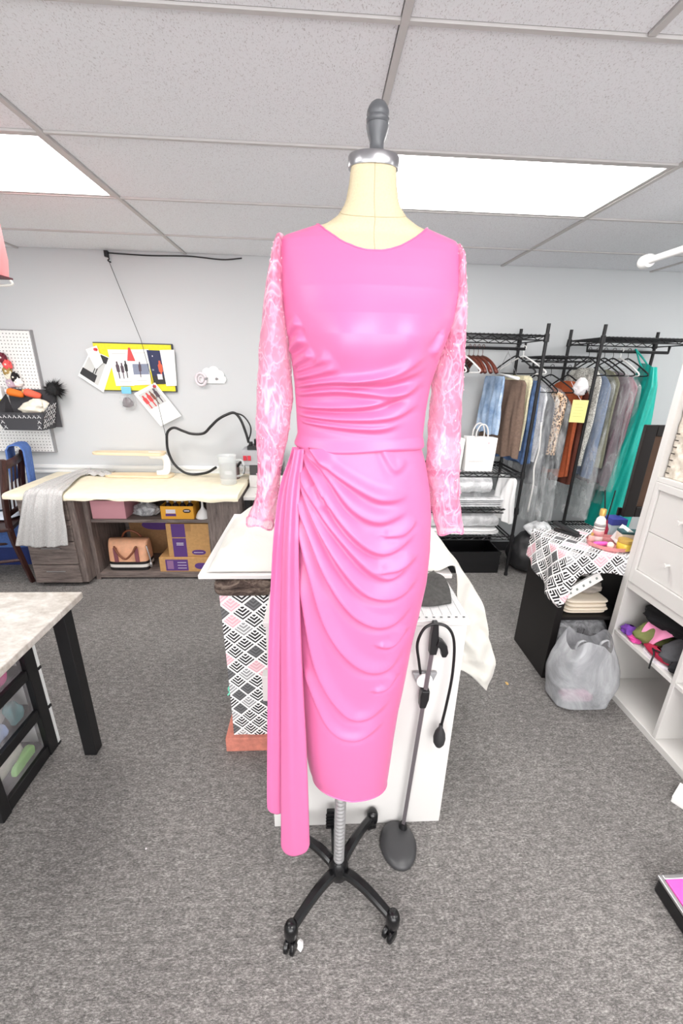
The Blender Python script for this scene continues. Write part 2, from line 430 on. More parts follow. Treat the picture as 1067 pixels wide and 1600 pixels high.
FOLDS_S = [
    (0.012, [(-0.028, 1.518), (0.028, 1.454), (0.105, 1.404), (0.154, 1.395), (0.198, 1.406)]),
    (0.011, [(-0.033, 1.495), (0.019, 1.439), (0.069, 1.376), (0.128, 1.350), (0.201, 1.374)]),
    (0.014, [(-0.037, 1.486), (-0.004, 1.430), (0.041, 1.356), (0.101, 1.293), (0.152, 1.282), (0.221, 1.324)]),
    (0.012, [(-0.040, 1.453), (-0.004, 1.380), (0.046, 1.309), (0.113, 1.235), (0.165, 1.221), (0.230, 1.274)]),
    (0.014, [(-0.044, 1.439), (-0.008, 1.350), (0.043, 1.254), (0.105, 1.180), (0.179, 1.168), (0.232, 1.217)]),
    (0.013, [(-0.047, 1.400), (-0.023, 1.329), (0.022, 1.210), (0.087, 1.115), (0.163, 1.088), (0.226, 1.140)]),
    (0.012, [(-0.048, 1.365), (-0.020, 1.231), (0.024, 1.072), (0.095, 0.970), (0.167, 0.950), (0.215, 1.015)]),
    (0.011, [(-0.044, 1.215), (-0.001, 0.949), (0.065, 0.817), (0.126, 0.797), (0.197, 0.857)]),
    (0.009, [(-0.035, 0.934), (0.026, 0.765), (0.099, 0.723), (0.179, 0.776)]),
    (0.006, [(0.129, 1.235), (0.171, 1.240), (0.212, 1.265)]),
    (0.004, [(0.123, 1.500), (0.157, 1.455), (0.179, 1.482)]),
    (0.006, [(0.138, 1.315), (0.180, 1.320), (0.212, 1.349)]),
    (0.006, [(0.140, 1.026), (0.178, 1.021), (0.213, 1.070)]),
    (0.006, [(0.139, 0.881), (0.171, 0.885), (0.196, 0.926)]),
    (0.008, [(-0.023, 1.513), (-0.011, 1.480), (0.026, 1.455)]),
    (0.006, [(-0.013, 1.421), (0.007, 1.383), (0.020, 1.390)]),
]


# ---- the dress form (mostly inside the dress)
form = thing('dress_form', 'cream dress form with grey finial on a black wheeled stand', 'dress form', (0.068, 0.892, 0))
def ringmesh(t0, t1, nt, nth, off, topfn=None):
    P = []
    for i in range(nth):
        th = 2*PI*i/nth; col = []
        for j in range(nt):
            t = t0+(t1-t0)*j/(nt-1); x, y, z, c, s = form_pt(np.array(th), np.array(t), off); col.append((float(x), float(y), float(z)))
        P.append(col)
    return P
CREAM = M('cream_linen', (204, 191, 160), 0.8, grain=0.03, gscale=300, bump=0.1)
mb = MB(); P = ringmesh(tz(1.0), _ts[-1], 90, 72, -0.004)
mb.grid(P, closeu=True); mb.add([c[-1] for c in P], [tuple(range(72))]); mb.add([c[0] for c in P], [tuple(range(71, -1, -1))])
body = mb.build('body', CREAM, form, smooth=True, auto=60)
seam = M('linen_seam', (186, 172, 140), 0.9)
sm = MB(); pts = []
for j in range(30):
    x, y, z, c, s = form_pt(np.array(-PI/2), np.array(tz(1.84)+(_ts[-1]-tz(1.84))*j/29.0), -0.0038); pts.append((float(x), float(y), float(z)))
sm.tube(pts, 0.0006, 5)
ring = []
for i in range(73):
    th = 2*PI*i/72; zz = 1.932-0.018*max(0, -math.sin(th)); x, y, z, c, s = form_pt(np.array(th), np.array(tz(zz)), -0.0036); ring.append((float(x), float(y), float(z)))
sm.tube(ring, 0.0006, 5); sm.build('seam', seam, body, smooth=True)
CH = M('chrome', (214, 214, 216), 0.3, 0.75)
NX = 0.096
mb = MB(); mb.T = Matrix.Translation((0, YC+0.005, 0)) @ Matrix.Diagonal((1, 0.68, 1, 1)) @ Matrix.Translation((0, -YC, 0)); mb.lathe([(0.0, 2.001), (0.0465, 2.001), (0.0475, 2.004), (0.0475, 2.019), (0.0462, 2.021), (0, 2.021)], (NX, YC, 0), 48).build('neck_cap', M('brushed_steel', (172, 172, 175), 0.28, 1.0), form, smooth=True, auto=40)
FIN = M('finial_grey', (92, 94, 98), 0.42, 0.15)
MB().lathe([(0.0, 2.020), (0.0165, 2.020), (0.0165, 2.024), (0.0138, 2.027), (0.0128, 2.033), (0.0135, 2.041), (0.0170, 2.050), (0.0198, 2.060), (0.0205, 2.0645), (0.0186, 2.0665), (0.0203, 2.069), (0.0208, 2.0735), (0.0188, 2.076),
            (0.0203, 2.0795), (0.0196, 2.085), (0.0172, 2.0905), (0.0135, 2.0955), (0.008, 2.099), (0.0, 2.1005)], (NX+0.004, YC, 0), 40).build('finial', FIN, form, smooth=True, auto=50)
# pole with threaded spring
PX, PY = 0.068, 0.892
prof = [(0.0, 0.10), (0.0155, 0.10)]
for k in range(22):
    z0 = 0.105+k*0.0165
    prof += [(0.0150, z0), (0.0178, z0+0.004), (0.0178, z0+0.010), (0.0150, z0+0.014)]
prof += [(0.0155, 0.475), (0, 0.475)]
MB().lathe(prof, (PX, PY, 0), 24).build('pole', CH, form, smooth=True, auto=40)
BLK = M('black_gloss', (16, 16, 18), 0.25)
MB().lathe([(0, 0.44), (0.017, 0.44), (0.020, 0.445), (0.020, 0.475), (0.014, 0.49), (0.014, 1.02), (0, 1.02)], (PX, PY, 0), 20).build('pole_collar', BLK, form, smooth=True, auto=40)
MB().lathe([(0, 0.045), (0.026, 0.045), (0.032, 0.055), (0.033, 0.095), (0.027, 0.112), (0.020, 0.122), (0, 0.122)], (PX, PY, 0), 28).build('hub', BLK, form, smooth=True, auto=40)
leg0 = None
for k, ang in enumerate((226, 319, 51, 143)):
    a = math.radians(ang); dx, dy = math.cos(a), math.sin(a)
    if leg0 is None:
        m = MB(); rings = []
        for q in range(15):
            r = 0.022+(0.208-0.022)*q/14; zz = 0.083+0.020*math.sin(PI*(q/14)**0.8)-0.004*q/14; hw = 0.0155-0.0035*q/14; hh = 0.012-0.002*q/14
            rings.append([(r, -hw, zz-hh), (r, hw, zz-hh), (r, hw, zz+hh*0.4), (r, hw*0.55, zz+hh), (r, -hw*0.55, zz+hh), (r, -hw, zz+hh*0.4)])
        m.loft(rings); leg = m.build('leg', BLK, form, smooth=True, auto=35)
        for vv in leg.data.vertices: vv.co += Vector(ORG['dress_form'])
        leg0 = leg
        m = MB().lathe([(0, 0.052), (0.019, 0.052), (0.021, 0.058), (0.021, 0.085), (0.017, 0.098), (0.009, 0.104), (0, 0.105)], (0.212, 0, 0), 20)
        cp = m.build('leg_cap', BLK, leg, smooth=True, auto=50)
        for vv in cp.data.vertices: vv.co += Vector(ORG['dress_form'])
        cap0 = cp
        m = MB(); m.cyl((0, 0, 0.036), 0.006, 0.02)
        for s_ in (-1, 1): m.lathe([(0, s_*0.004), (0.019, s_*0.004), (0.021, s_*0.007), (0.021, s_*0.014), (0.017, s_*0.017), (0, s_*0.017)], (0.012, 0, 0.021), 20, axis='y')
        m.box(-0.006, 0.016, -0.0035, 0.0035, 0.012, 0.044)
        ca = m.build('caster', BLK, leg, smooth=True, auto=40)
        for vv in ca.data.vertices: vv.co += Vector(ORG['dress_form'])
        cas0 = ca
    else:
        leg = copy_of(leg0, form); cp = copy_of(cap0, leg); ca = copy_of(cas0, leg)
    leg.location = (0, 0, 0); leg.rotation_euler = (0, 0, a)
    ca.location = (0.212, 0, 0); ca.rotation_euler = (0, 0, (0.5, -1.7, 0.9, 2.0)[k])
    if k == 0:
        tb = MB(); T = Matrix.Translation((0.2035, -0.002, 0)); tb.T = T
        tb.poly([(-0.006, 0.012), (0.006, 0.008), (0.010, 0.020), (0.006, 0.033), (0.009, 0.046), (0.003, 0.052), (-0.006, 0.044)], -0.006, 0.006)
        bt = tb.build('brake_tab', M('white_plastic', (240, 240, 240), 0.4), leg, bevel=0.0015); 
        for vv in bt.data.vertices: vv.co += Vector(ORG['dress_form'])
        bt.location = (0.0, 0.012, 0); bt.rotation_euler = (0, 0, 0.1)
# foot pedal behind the pole
m = MB(); m.box(0.030, 0.072, 1.035, 1.05, 0.05, 0.135)
for q in range(5): m.box(0.027, 0.075, 1.028, 1.036, 0.056+q*0.016, 0.065+q*0.016)
m.box(0.046, 0.056, 0.93, 1.04, 0.06, 0.072)
m.build('foot_pedal', BLK, form, bevel=0.003)

# ---- the dress
dress = thing('dress', 'long bright pink draped dress with sheer beaded sleeves on the form', 'dress', (0.09, 0.90, 0.25))
def neck_top(th):
    """profile parameter where the neckline cuts the form"""
    ts = np.linspace(tz(1.75), tz(1.94), 160)
    x, y, z, c, s = form_pt(np.full_like(ts, th), ts, 0.003)
    d = (x-0.0955)/0.100
    zc = np.where(s < 0, 1.8515+0.048*d*d, 1.888+0.014*d*d)
    k = np.where(z > zc)[0]
    return ts[k[0]] if len(k) else ts[-1]
NTH = 320
ths = np.linspace(0, 2*PI, NTH, endpoint=False); tops = np.array([neck_top(t) for t in ths])
tops = (tops+np.roll(tops, 1)+np.roll(tops, -1))/3
NV = 260; t0 = tz(1.488)
TH = np.repeat(ths[:, None], NV, 1); V = np.linspace(0, 1, NV)[None, :]
TT = t0+(tops[:, None]-t0)*V
X, Y, Z, C, Sn = form_pt(TH, TT, 0.003)
fr = np.clip(-Sn*1.6+0.15, 0, 1)
D = 1.25*fold_disp(X, Z, FOLDS_B, 0.012, 0.006)*fr
D += 0.0012*wob(X, Y, Z, 22, 0)*np.clip((1.72-Z)/0.1, 0, 1)
D += 0.006*np.clip((1.515-Z)/0.02, 0, 1)*np.clip((Z-1.486)/0.006, 0, 1)          # bloused edge over the waist seam
X = X+C*D; Y = Y+Sn*D
Z = Z+0.004*np.sin((X-0.09)*22)*np.clip((1.52-Z)/0.03, 0, 1)
mb = MB(); mb.grid(np.stack([X, Y, Z], -1).tolist(), closeu=True)
bod = mb.build('bodice', SATIN, dress, smooth=True)
# neckline edge
mb = MB(); mb.tube([(X[i, -1], Y[i, -1], Z[i, -1]) for i in range(NTH)], 0.0016, 6, closed=True)
mb.build('neckline_edge', SATIN, bod, smooth=True)
# skirt
NV = 420; t0 = tz(0.44); t1 = tz(1.494)
TT = np.repeat(np.linspace(t0, t1, NV)[None, :], NTH, 0); TH = np.repeat(ths[:, None], NV, 1)
X, Y, Z, C, Sn = form_pt(TH, TT, 0.0015)
fr = np.clip(-Sn*1.5+0.25, 0, 1)
D = 1.25*fold_disp(X, Z, FOLDS_S, 0.018, 0.0075)*fr
D += 0.0016*wob(X, Y, Z, 14, 4)*np.clip((1.45-Z)/0.1, 0, 1)
X = X+C*D; Y = Y+Sn*D
hem = np.clip((0.72-Z)/0.28, 0, 1)
Z = Z+hem**2*(0.030*np.clip(-Sn, 0, 1)+0.020*np.clip(C, 0, 1)*0.2+0.03*np.clip(-C, 0, 1))
mb = MB(); mb.grid(np.stack([X, Y, Z], -1).tolist(), closeu=True)
sk = mb.build('skirt', SATIN, dress, smooth=True)
mb = MB(); mb.tube([(X[i, 0], Y[i, 0], Z[i, 0]) for i in range(0, NTH, 2)], 0.0018, 6, closed=True); mb.build('hem', SATIN, sk, smooth=True)

# side drape: two long panels gathered at the left of the waist
def panel(rows, yfun, nwave, amp, ztop, zbot, ph=0.0, bulge=0.0):
    rows = np.array(rows); nu, nv = 64, 240; P = []
    zs = np.linspace(ztop, zbot, nv); L = np.interp(-zs, -rows[:, 0], rows[:, 1]); R = np.interp(-zs, -rows[:, 0], rows[:, 2])
    k = np.ones(21)/21
    L = np.convolve(np.pad(L, 10, 'edge'), k, 'valid'); R = np.convolve(np.pad(R, 10, 'edge'), k, 'valid')
    for i in range(nu):
        u = i/(nu-1); col = []
        for j in range(nv):
            v = j/(nv-1); g = min(1, 0.35+v*3)
            x = L[j]+(R[j]-L[j])*u
            y = yfun(zs[j])-amp*(1-0.75*v)*g*math.cos(2*PI*nwave*u+ph+0.5*math.sin(3*v))-bulge*g*math.sqrt(max(0, 1-(2*u-1)**2))
            e = max(0, (v-0.9)/0.1)
            z = zs[j]+e*e*0.030*abs(2*u-1)**5
            col.append((x, y, z))
        P.append(col)
    return P
def ytr(z): return float(np.interp(z, [0.2, 0.6, 1.0, 1.3, 1.45, 1.53], [0.845, 0.838, 0.828, 0.832, 0.858, 0.882]))
back = [(1.528,-0.048,-0.034),(1.494,-0.050,-0.034),(1.454,-0.074,-0.036),(1.398,-0.091,-0.040),(1.279,-0.104,-0.050),(1.114,-0.117,-0.058),(0.929,-0.128,-0.066),(0.718,-0.138,-0.072),(0.477,-0.149,-0.086),(0.40,-0.150,-0.092)]
front = [(1.528,-0.046,-0.030),(1.494,-0.047,-0.030),(1.454,-0.064,-0.038),(1.398,-0.073,-0.044),(1.279,-0.081,-0.047),(1.114,-0.089,-0.045),(0.929,-0.094,-0.041),(0.718,-0.100,-0.034),(0.477,-0.107,-0.029),(0.25,-0.113,-0.026)]
mb = MB(); mb.grid(panel(back, lambda z: ytr(z)+0.010, 1.9, 0.0060, 1.489, 0.405, 0.6)); mb.build('side_drape', SATIN, dress, smooth=True, solid=0.0018)
mb = MB(); mb.grid(panel(front, lambda z: ytr(z)-0.006, 1.5, 0.0055, 1.489, 0.262, 2.0, 0.014)); mb.build('side_drape', SATIN, dress, smooth=True, solid=0.0018)

# sheer sleeves
SL_L = [((-0.088,1.885),(-0.072,1.889)),((-0.096,1.854),(-0.073,1.855)),((-0.110,1.799),(-0.072,1.800)),((-0.124,1.716),(-0.065,1.718)),((-0.135,1.616),(-0.060,1.617)),((-0.141,1.549),(-0.064,1.550)),((-0.143,1.493),(-0.076,1.494)),((-0.142,1.420),(-0.091,1.420)),((-0.152,1.358),(-0.099,1.350)),((-0.175,1.302),(-0.113,1.291))]
SL_R = [((0.257,1.879),(0.270,1.884)),((0.258,1.844),(0.282,1.848)),((0.260,1.798),(0.290,1.800)),((0.257,1.739),(0.300,1.741)),((0.247,1.676),(0.305,1.678)),((0.245,1.610),(0.310,1.613)),((0.246,1.541),(0.316,1.543)),((0.248,1.454),(0.323,1.456)),((0.264,1.361),(0.334,1.377)),((0.288,1.279),(0.352,1.284))]
def sleeve(rows, side, seed):
    A = np.array(spline([(a[0], a[1], 0) for a, b in rows], 90)); B = np.array(spline([(b[0], b[1], 0) for a, b in rows], 90)); n = len(A); nu = 72
    cx = (A[:, 0]+B[:, 0])/2; cz = (A[:, 1]+B[:, 1])/2; hw = np.abs(A[:, 0]-B[:, 0])/2
    v = np.linspace(0, 1, n); dep = np.interp(v, [0, 0.06, 0.2, 0.5, 0.8, 1], [0.030, 0.052, 0.055, 0.045, 0.038, 0.034])
    tilt = (B[:, 1]-A[:, 1])/2*(1 if side > 0 else 1)
    th = np.linspace(0, 2*PI, nu, endpoint=False)[:, None]
    r = 1+0.06*wob(np.cos(th)*0.05+0*v, np.sin(th)*0.05+0*v, cz[None, :]+0*th, 55, seed)+0.03*wob(np.cos(th)*0.05+0*v, np.sin(th)*0.05+0*v, cz[None, :]+0*th, 120, seed+5)
    X = cx+hw*np.cos(th)*r; Y = 0.925+dep*np.sin(th)*r; Z = cz+tilt*np.cos(th)+0*th
    Z = Z+0.006*(v > 0.99)*np.sin(3*th)
    mb = MB(); mb.grid(np.stack([X, Y, Z], -1).tolist(), closeu=True)
    top = [(X[i, 0], Y[i, 0], Z[i, 0]) for i in range(nu)]; mb.add(top, [tuple(range(nu))])
    o = mb.build('sleeve', MATS['pink_lace'], dress, smooth=True)
    mb = MB(); mb.tube([(X[i, -1], Y[i, -1], Z[i, -1]) for i in range(nu)], 0.0022, 6, closed=True); mb.build('cuff_edge', MATS['pink_lace'], o, smooth=True)
    # beaded sprays on the net
    mb = MB(); rr = random.Random(seed)
    for k in range(150):
        j = int(rr.uniform(0.02, 0.93)*(n-1)); i = rr.randrange(nu); p = Vector((X[i, j], Y[i, j], Z[i, j])); c0 = Vector((cx[j], 0.925, cz[j])); d = (p-c0).normalized()
        p = p+d*0.0012; q = 0.0016
        mb.add([p+Vector(e)*q for e in ((1, 0, 0), (-1, 0, 0), (0, 1, 0), (0, -1, 0), (0, 0, 1.4), (0, 0, -1.4))], [(0, 2, 4), (2, 1, 4), (1, 3, 4), (3, 0, 4), (2, 0, 5), (1, 2, 5), (3, 1, 5), (0, 3, 5)])
    bd = mb.build('beading', M('clear_bead', (250, 225, 236), 0.12, 0.3), o); bd['kind'] = 'stuff'
sleeve(SL_L, -1, 2); sleeve(SL_R, 1, 9)

# ================================================================== shared materials
def pattern_mat(name, sx, sy):
    """white cloth printed with nested black chevron diamonds, some grey, some pink (uses UV)"""
    t = NT(name); uv = t.node('ShaderNodeUVMap'); uv.uv_map = 'UVMap'
    sp = t.node('ShaderNodeSeparateXYZ'); t.link(uv.outputs[0], sp.inputs[0])
    u = t.math('MULTIPLY', sp.outputs[0], 1.0/sx); v = t.math('MULTIPLY', sp.outputs[1], 1.0/sy)
    p = t.math('ADD', u, v); q = t.math('SUBTRACT', v, u)
    fp = t.math('FRACT', p); fq = t.math('FRACT', q); ip = t.math('FLOOR', p); iq = t.math('FLOOR', q)
    cb = t.node('ShaderNodeCombineXYZ'); t.link(ip, cb.inputs[0]); t.link(iq, cb.inputs[1])
    wn = t.node('ShaderNodeTexWhiteNoise'); t.link(cb.outputs[0], wn.inputs[0]); r = wn.outputs[0]
    mx = t.math('MINIMUM', fp, fq); mx2 = t.math('MAXIMUM', fp, fq)
    line = t.math('GREATER_THAN', t.math('FRACT', t.math('ADD', t.math('MULTIPLY', mx, 4.4), 0.15)), 0.42)
    edge = t.math('MAXIMUM', t.math('LESS_THAN', mx, 0.085), t.math('GREATER_THAN', mx2, 0.94))
    ink = t.ramp(r, [(0.0, (18, 17, 20)), (0.52, (150, 150, 152)), (0.64, (84, 84, 86)), (0.80, (226, 176, 186)), (0.93, (30, 28, 32))], 'CONSTANT')
    gnd = t.ramp(r, [(0.0, (246, 244, 244)), (0.52, (236, 235, 236)), (0.64, (112, 112, 114)), (0.80, (242, 208, 214)), (0.93, (244, 242, 242))], 'CONSTANT')
    c = t.mix(line, gnd, ink); c = t.mix(edge, c, (248, 246, 246)); t.col(c); t.set(Roughness=0.85)
    t.bump(t.noise(t.coord(), 500, 2), 0.1, 0.001)
    return t.m
PAT = pattern_mat('chevron_print', 0.086, 0.076)
PAT2 = pattern_mat('chevron_print_cloth', 0.090, 0.084)
WHITE = M('white_lacquer', (214, 212, 210), 0.45)
MEL = M('white_melamine', (212, 210, 207), 0.4)
def satin_white():
    t = NT('ivory_satin'); t.col((216, 214, 207)); t.set(Roughness=0.42); t.bsdf.inputs['Sheen Weight'].default_value = 0.2
    t.bump(t.noise(t.coord(), 9, 4, 0.6, 1.5), 0.25, 0.02)
satin_white()
BPL = M('black_plastic', (22, 22, 24), 0.4)
GREY = M('grey_metal', (120, 116, 120), 0.4, 0.4)
CLEAR = sheer('clear_plastic', (226, 231, 234), (0.03, 0.34), 0.07, 0.9, 15, (244, 247, 248), 0.8, 0.3)
def clear_flat():
    t = NT('clear_acrylic'); t.col((235, 240, 240)); t.set(Roughness=0.05); t.bsdf.inputs['Alpha'].default_value = 0.28
clear_flat()

# ================================================================== middle of the room: white cabinet, work table, hamper, gown
cab = thing('white_cabinet', 'plain white low cabinet behind the pink dress', 'cabinet', (0.15, 1.24, 0))
box('back_panel', WHITE, (-0.166, 0.468, 1.08, 1.098, 0.0, 0.895), cab, 0.002)
box('side_panel', WHITE, (0.450, 0.468, 1.0985, 1.385, 0.0, 0.895), cab, 0.002)
box('side_panel', WHITE, (-0.166, -0.148, 1.0985, 1.385, 0.0, 0.895), cab, 0.002)
box('top', WHITE, (-0.172, 0.474, 1.074, 1.39, 0.8955, 0.915), cab, 0.003)
box('ledge', WHITE, (-0.186, -0.1665, 1.085, 1.12, 0.60, 0.70), cab, 0.002)

tb = thing('work_table', 'white topped work table under the heaped ivory gown', 'table', (0.03, 1.75, 0))
box('table_top', WHITE, (-0.462, 0.52, 1.405, 2.10, 0.882, 0.900), tb, 0.003)
for x, y in ((-0.42, 2.04), (0.46, 2.04), (0.46, 1.46), (-0.12, 1.46)):
    box('leg', GREY, (x-0.02, x+0.02, y-0.02, y+0.02, 0, 0.8815), tb)

ham = thing('storage_pedestal', 'tall pedestal covered in black white and pink chevron print with brown fur top', 'pedestal', (-0.29, 1.50, 0))
def skirted(x0, x1, y0, y1, z0, z1, taper, n=24, nz=14):
    rings = []; per = []
    cor = [(x0, y0), (x1, y0), (x1, y1), (x0, y1)]; r = 0.012
    loop = []; d = 0
    for k in range(4):
        a, b = cor[k], cor[(k+1) % 4]; L = math.hypot(b[0]-a[0], b[1]-a[1])
        for i in range(n):
            loop.append((a[0]+(b[0]-a[0])*i/n, a[1]+(b[1]-a[1])*i/n, d+L*i/n))
        d += L
    loop.append((cor[0][0], cor[0][1], d)); cx, cy = (x0+x1)/2, (y0+y1)/2
    P = []; UV = []
    for j in range(nz):
        v = j/(nz-1); z = z0+(z1-z0)*v; s = 1-taper*(1-v); row = []; ur = []
        for x, y, dd in loop:
            w_ = 0.0015*math.sin(dd*40+v*3)
            row.append((cx+(x-cx)*s+w_, cy+(y-cy)*s+w_, z)); ur.append((dd, z))
        P.append(row); UV.append(ur)
    return P, UV
P, UV = skirted(-0.392, -0.198, 1.42, 1.615, 0.078, 0.802, 0.10)
mb = MB(); mb.grid(P, uv=UV); mb.add([p for p in P[-1][:-1]], [tuple(range(len(P[-1])-1))], 0, [(q[0], q[1]) for q in UV[-1][:-1]])
mb.build('cover', PAT, ham)
def fur():
    t = NT('brown_fur'); v = t.coord(scale=(1, 1, 2.5)); n1 = t.noise(v, 16, 5, 0.7, 0.5); n2 = t.noise(v, 260, 3)
    t.col(t.ramp(n1, [(0.36, (52, 40, 36)), (0.5, (98, 82, 74)), (0.66, (168, 150, 136))])); t.set(Roughness=0.9); t.bump(t.math('ADD', n1, n2), 0.9, 0.01)
fur()
nx, ny = 40, 40
def pillow(x0, x1, y0, y1, z0, z1, amp=0.003, n=28, f=30, seed=0):
    """soft rounded slab as a closed grid"""
    P = []
    for i in range(n):
        th = 2*PI*i/n; row = []
        for j in range(13):
            ph = -PI/2+PI*j/12; c, s = math.cos(th), math.sin(th); k = 0.28
            x = np.sign(c)*abs(c)**k; y = np.sign(s)*abs(s)**k; r = abs(math.cos(ph))**0.45; h = np.sign(math.sin(ph))*abs(math.sin(ph))**0.7
            px, py, pz = (x0+x1)/2+(x1-x0)/2*x*r, (y0+y1)/2+(y1-y0)/2*y*r, (z0+z1)/2+(z1-z0)/2*h
            w_ = amp*float(wob(px, py, pz, f, seed)); row.append((px+w_*c, py+w_*s, pz+w_*0.8))
        P.append(row)
    return P
mb = MB(); mb.grid(pillow(-0.412, -0.172, 1.395, 1.63, 0.797, 0.880, 0.004), closeu=True); mb.build('fur_top', MATS['brown_fur'], ham, smooth=True)
box('base', M('salmon_board', (196, 122, 106), 0.8, grain=0.1, gscale=30), (-0.418, -0.175, 1.41, 1.625, 0.0, 0.0775), ham, 0.004)
mb = MB(); mb.tube(spline([(-0.378, 1.46, 0.335), (-0.392, 1.455, 0.325), (-0.398, 1.46, 0.31), (-0.392, 1.455, 0.295), (-0.401, 1.45, 0.285)], 20), 0.004, 6)
mb.tube(spline([(-0.378, 1.47, 0.315), (-0.395, 1.465, 0.305), (-0.388, 1.46, 0.288), (-0.382, 1.46, 0.28)], 16), 0.004, 6)
mb.build('ribbon_scrap', M('mint_ribbon', (120, 214, 186), 0.6), ham, smooth=True)

# ivory gown heaped on the table and falling off its right end
def gown():
    path = spline([(-0.43, 0, 0.906), (-0.405, 0, 0.965), (-0.345, 0, 1.02), (-0.24, 0, 1.075), (-0.05, 0, 1.10), (0.20, 0, 1.105), (0.38, 0, 1.06), (0.475, 0, 0.985), (0.565, 0, 0.90), (0.640, 0, 0.80), (0.715, 0, 0.65), (0.765, 0, 0.50), (0.785, 0, 0.38), (0.765, 0, 0.29)], 150)
    A = np.array(path)[:, [0, 2]]; n = len(A); s = np.linspace(0, 1, n); nv = 110
    P = np.zeros((n, nv, 3))
    ztab = 0.904
    for i in range(n):
        x, z = A[i]; fall = min(1, max(0, (x-0.46)/0.10)); fall = fall*fall*(3-2*fall)
        ya = 1.425; yb = 1.95*(1-fall)+1.84*fall
        for j in range(nv):
            v = j/(nv-1); y = ya+(yb-ya)*v
            dome = math.sin(PI*min(1, v*0.82))**0.75
            zz = ztab+(z-ztab)*dome if z > ztab else z
            k = min(1, v/0.42); k = 1-(1-k)**2
            xi = 0.535; xx = x; yy = y; zf = z
            if x > xi:
                xx = xi+(x-xi)*(0.12+0.88*k); yy = 1.405+0.04*k+(yb-1.445)*max(0, (v-0.35)/0.65); zm = min(z, ztab); zf = zm+(z-zm)*k+(0.20*(1-k))*max(0, (0.62-z)/0.34)
            P[i, j] = (x*(1-fall)+xx*fall, y*(1-fall)+yy*fall, zz*(1-fall)+zf*fall)
    X, Y, Z = P[..., 0], P[..., 1], P[..., 2]
    sf = np.clip((X-0.50)/0.10, 0, 1)
    D = 0.012*wob(X*1.3, Y*0.6, Z, 16, 3)+0.006*wob(X, Y, Z, 38, 8)
    lift = np.clip((Z-0.905)/0.05, 0, 1)*(1-sf)
    Z += D*lift*1.3
    fold = 0.017*np.sin(X*40+13*Z+2*np.sin(Z*11))+0.010*wob(X, Y, Z, 30, 11)
    Y -= sf*fold; X += sf*0.5*D
    mb = MB(); mb.grid(P.tolist())
    o = mb.build('ivory_gown', MATS['ivory_satin'], smooth=True, solid=0.003)
    tag(o, 'ivory satin gown heaped on the work table, trailing off its right end', 'gown')
gown()
# clear quilting ruler on the cabinet top
ru = thing('quilting_ruler', 'clear quilting ruler with grey marks lying on the white cabinet', 'ruler', (0.38, 1.16, 0.916))
box('blade', MATS['clear_acrylic'], (0.295, 0.472, 1.068, 1.27, 0.9155, 0.9185), ru, 0.0005)
for k in range(7): box('mark', M('ink_grey', (70, 70, 72), 0.7), (0.308+k*0.024, 0.316+k*0.024, 1.086, 1.091, 0.9186, 0.9190), ru, 0)
for k in range(6): box('line', MATS['ink_grey'], (0.30+k*0.03, 0.3008+k*0.03, 1.10, 1.265, 0.9186, 0.9188), ru, 0)
# dark folded cap
mb = MB(); P = []
for i in range(40):
    u = i/39; row = []
    for j in range(24):
        v = j/23; x = 0.19+0.25*u+0.01*math.sin(v*5); y = 1.16+0.19*v+0.012*math.sin(u*7)
        row.append((x, y, 0.921+0.055*math.sin(PI*min(1, v*1.05))*(1-0.75*u*u)+0.012*math.sin(u*11+v*5)*math.sin(PI*v)+0.02*max(0, u-0.8)*5*v))
    P.append(row)
mb.grid(P); tag(mb.build('felt_cloth', M('charcoal_felt', (66, 66, 64), 0.9, grain=0.15, gscale=80, bump=0.3), smooth=True, solid=0.006), 'charcoal folded felt cloth lying on the ruler', 'cloth')
mb = MB(); P = []
for i in range(16):
    row = []
    for j in range(12):
        u, v = i/15, j/11; row.append((0.225+0.085*u, 1.085+0.09*v, 0.920+0.016*math.sin(PI*u)+0.006*math.sin(v*9)))
    P.append(row)
mb.grid(P); tag(mb.build('red_cloth', M('red_cloth', (196, 20, 48), 0.7), smooth=True, solid=0.004), 'scrap of bright red cloth beside the ruler', 'cloth')

# ================================================================== skirt hem marker
hm = thing('hem_marker', 'grey skirt hem marker with rubber bulb standing against the white cabinet', 'hem marker', (0.293, 0.995, 0))
mb = MB(); rings = []
for q, (s, z) in enumerate([(0.96, 0.0), (1.0, 0.004), (1.0, 0.010), (0.95, 0.017), (0.84, 0.023), (0.6, 0.029), (0.3, 0.032), (0.05, 0.033)]):
    ring = []
    for k in range(48):
        a = 2*PI*k/48; x = math.cos(a); y = math.sin(a); w_ = 0.067*(1.0-0.10*(-y if y < 0 else 0)); ring.append((0.293+w_*s*x*abs(x)**-0.08 if abs(x) > 1e-6 else 0.293, 0.998+0.083*s*y, z))
    rings.append(ring)
mb.loft(rings); mb.build('base', M('dark_grey_plastic', (62, 62, 64), 0.38), hm, smooth=True)
PB, PT = Vector((0.318, 1.045, 0.028)), Vector((0.357, 1.055, 0.845))
d = (PT-PB)
mb = MB(); mb.tube([PB, PB+d*0.5, PT], 0.0085, 4); mb.build('pole', M('pole_grey', (112, 106, 110), 0.45, 0.3), hm)
mb = MB(); mb.lathe([(0, 0.024), (0.016, 0.024), (0.016, 0.036), (0.011, 0.05), (0, 0.05)], (0.318, 1.045, 0), 16); mb.build('socket', BPL, hm, smooth=True, auto=40)
def along(t): return PB+d*t
mb = MB(); a = along(0.995)
mb.T = Matrix.Translation(a)
mb.poly([(-0.012, -0.03), (0.010, -0.03), (0.014, 0.0), (0.010, 0.05), (0.006, 0.085), (-0.010, 0.085), (-0.013, 0.04)], -0.014, 0.010)
mb.build('clamp', BPL, hm, bevel=0.003)
mb = MB(); mb.T = Matrix.Translation(a)
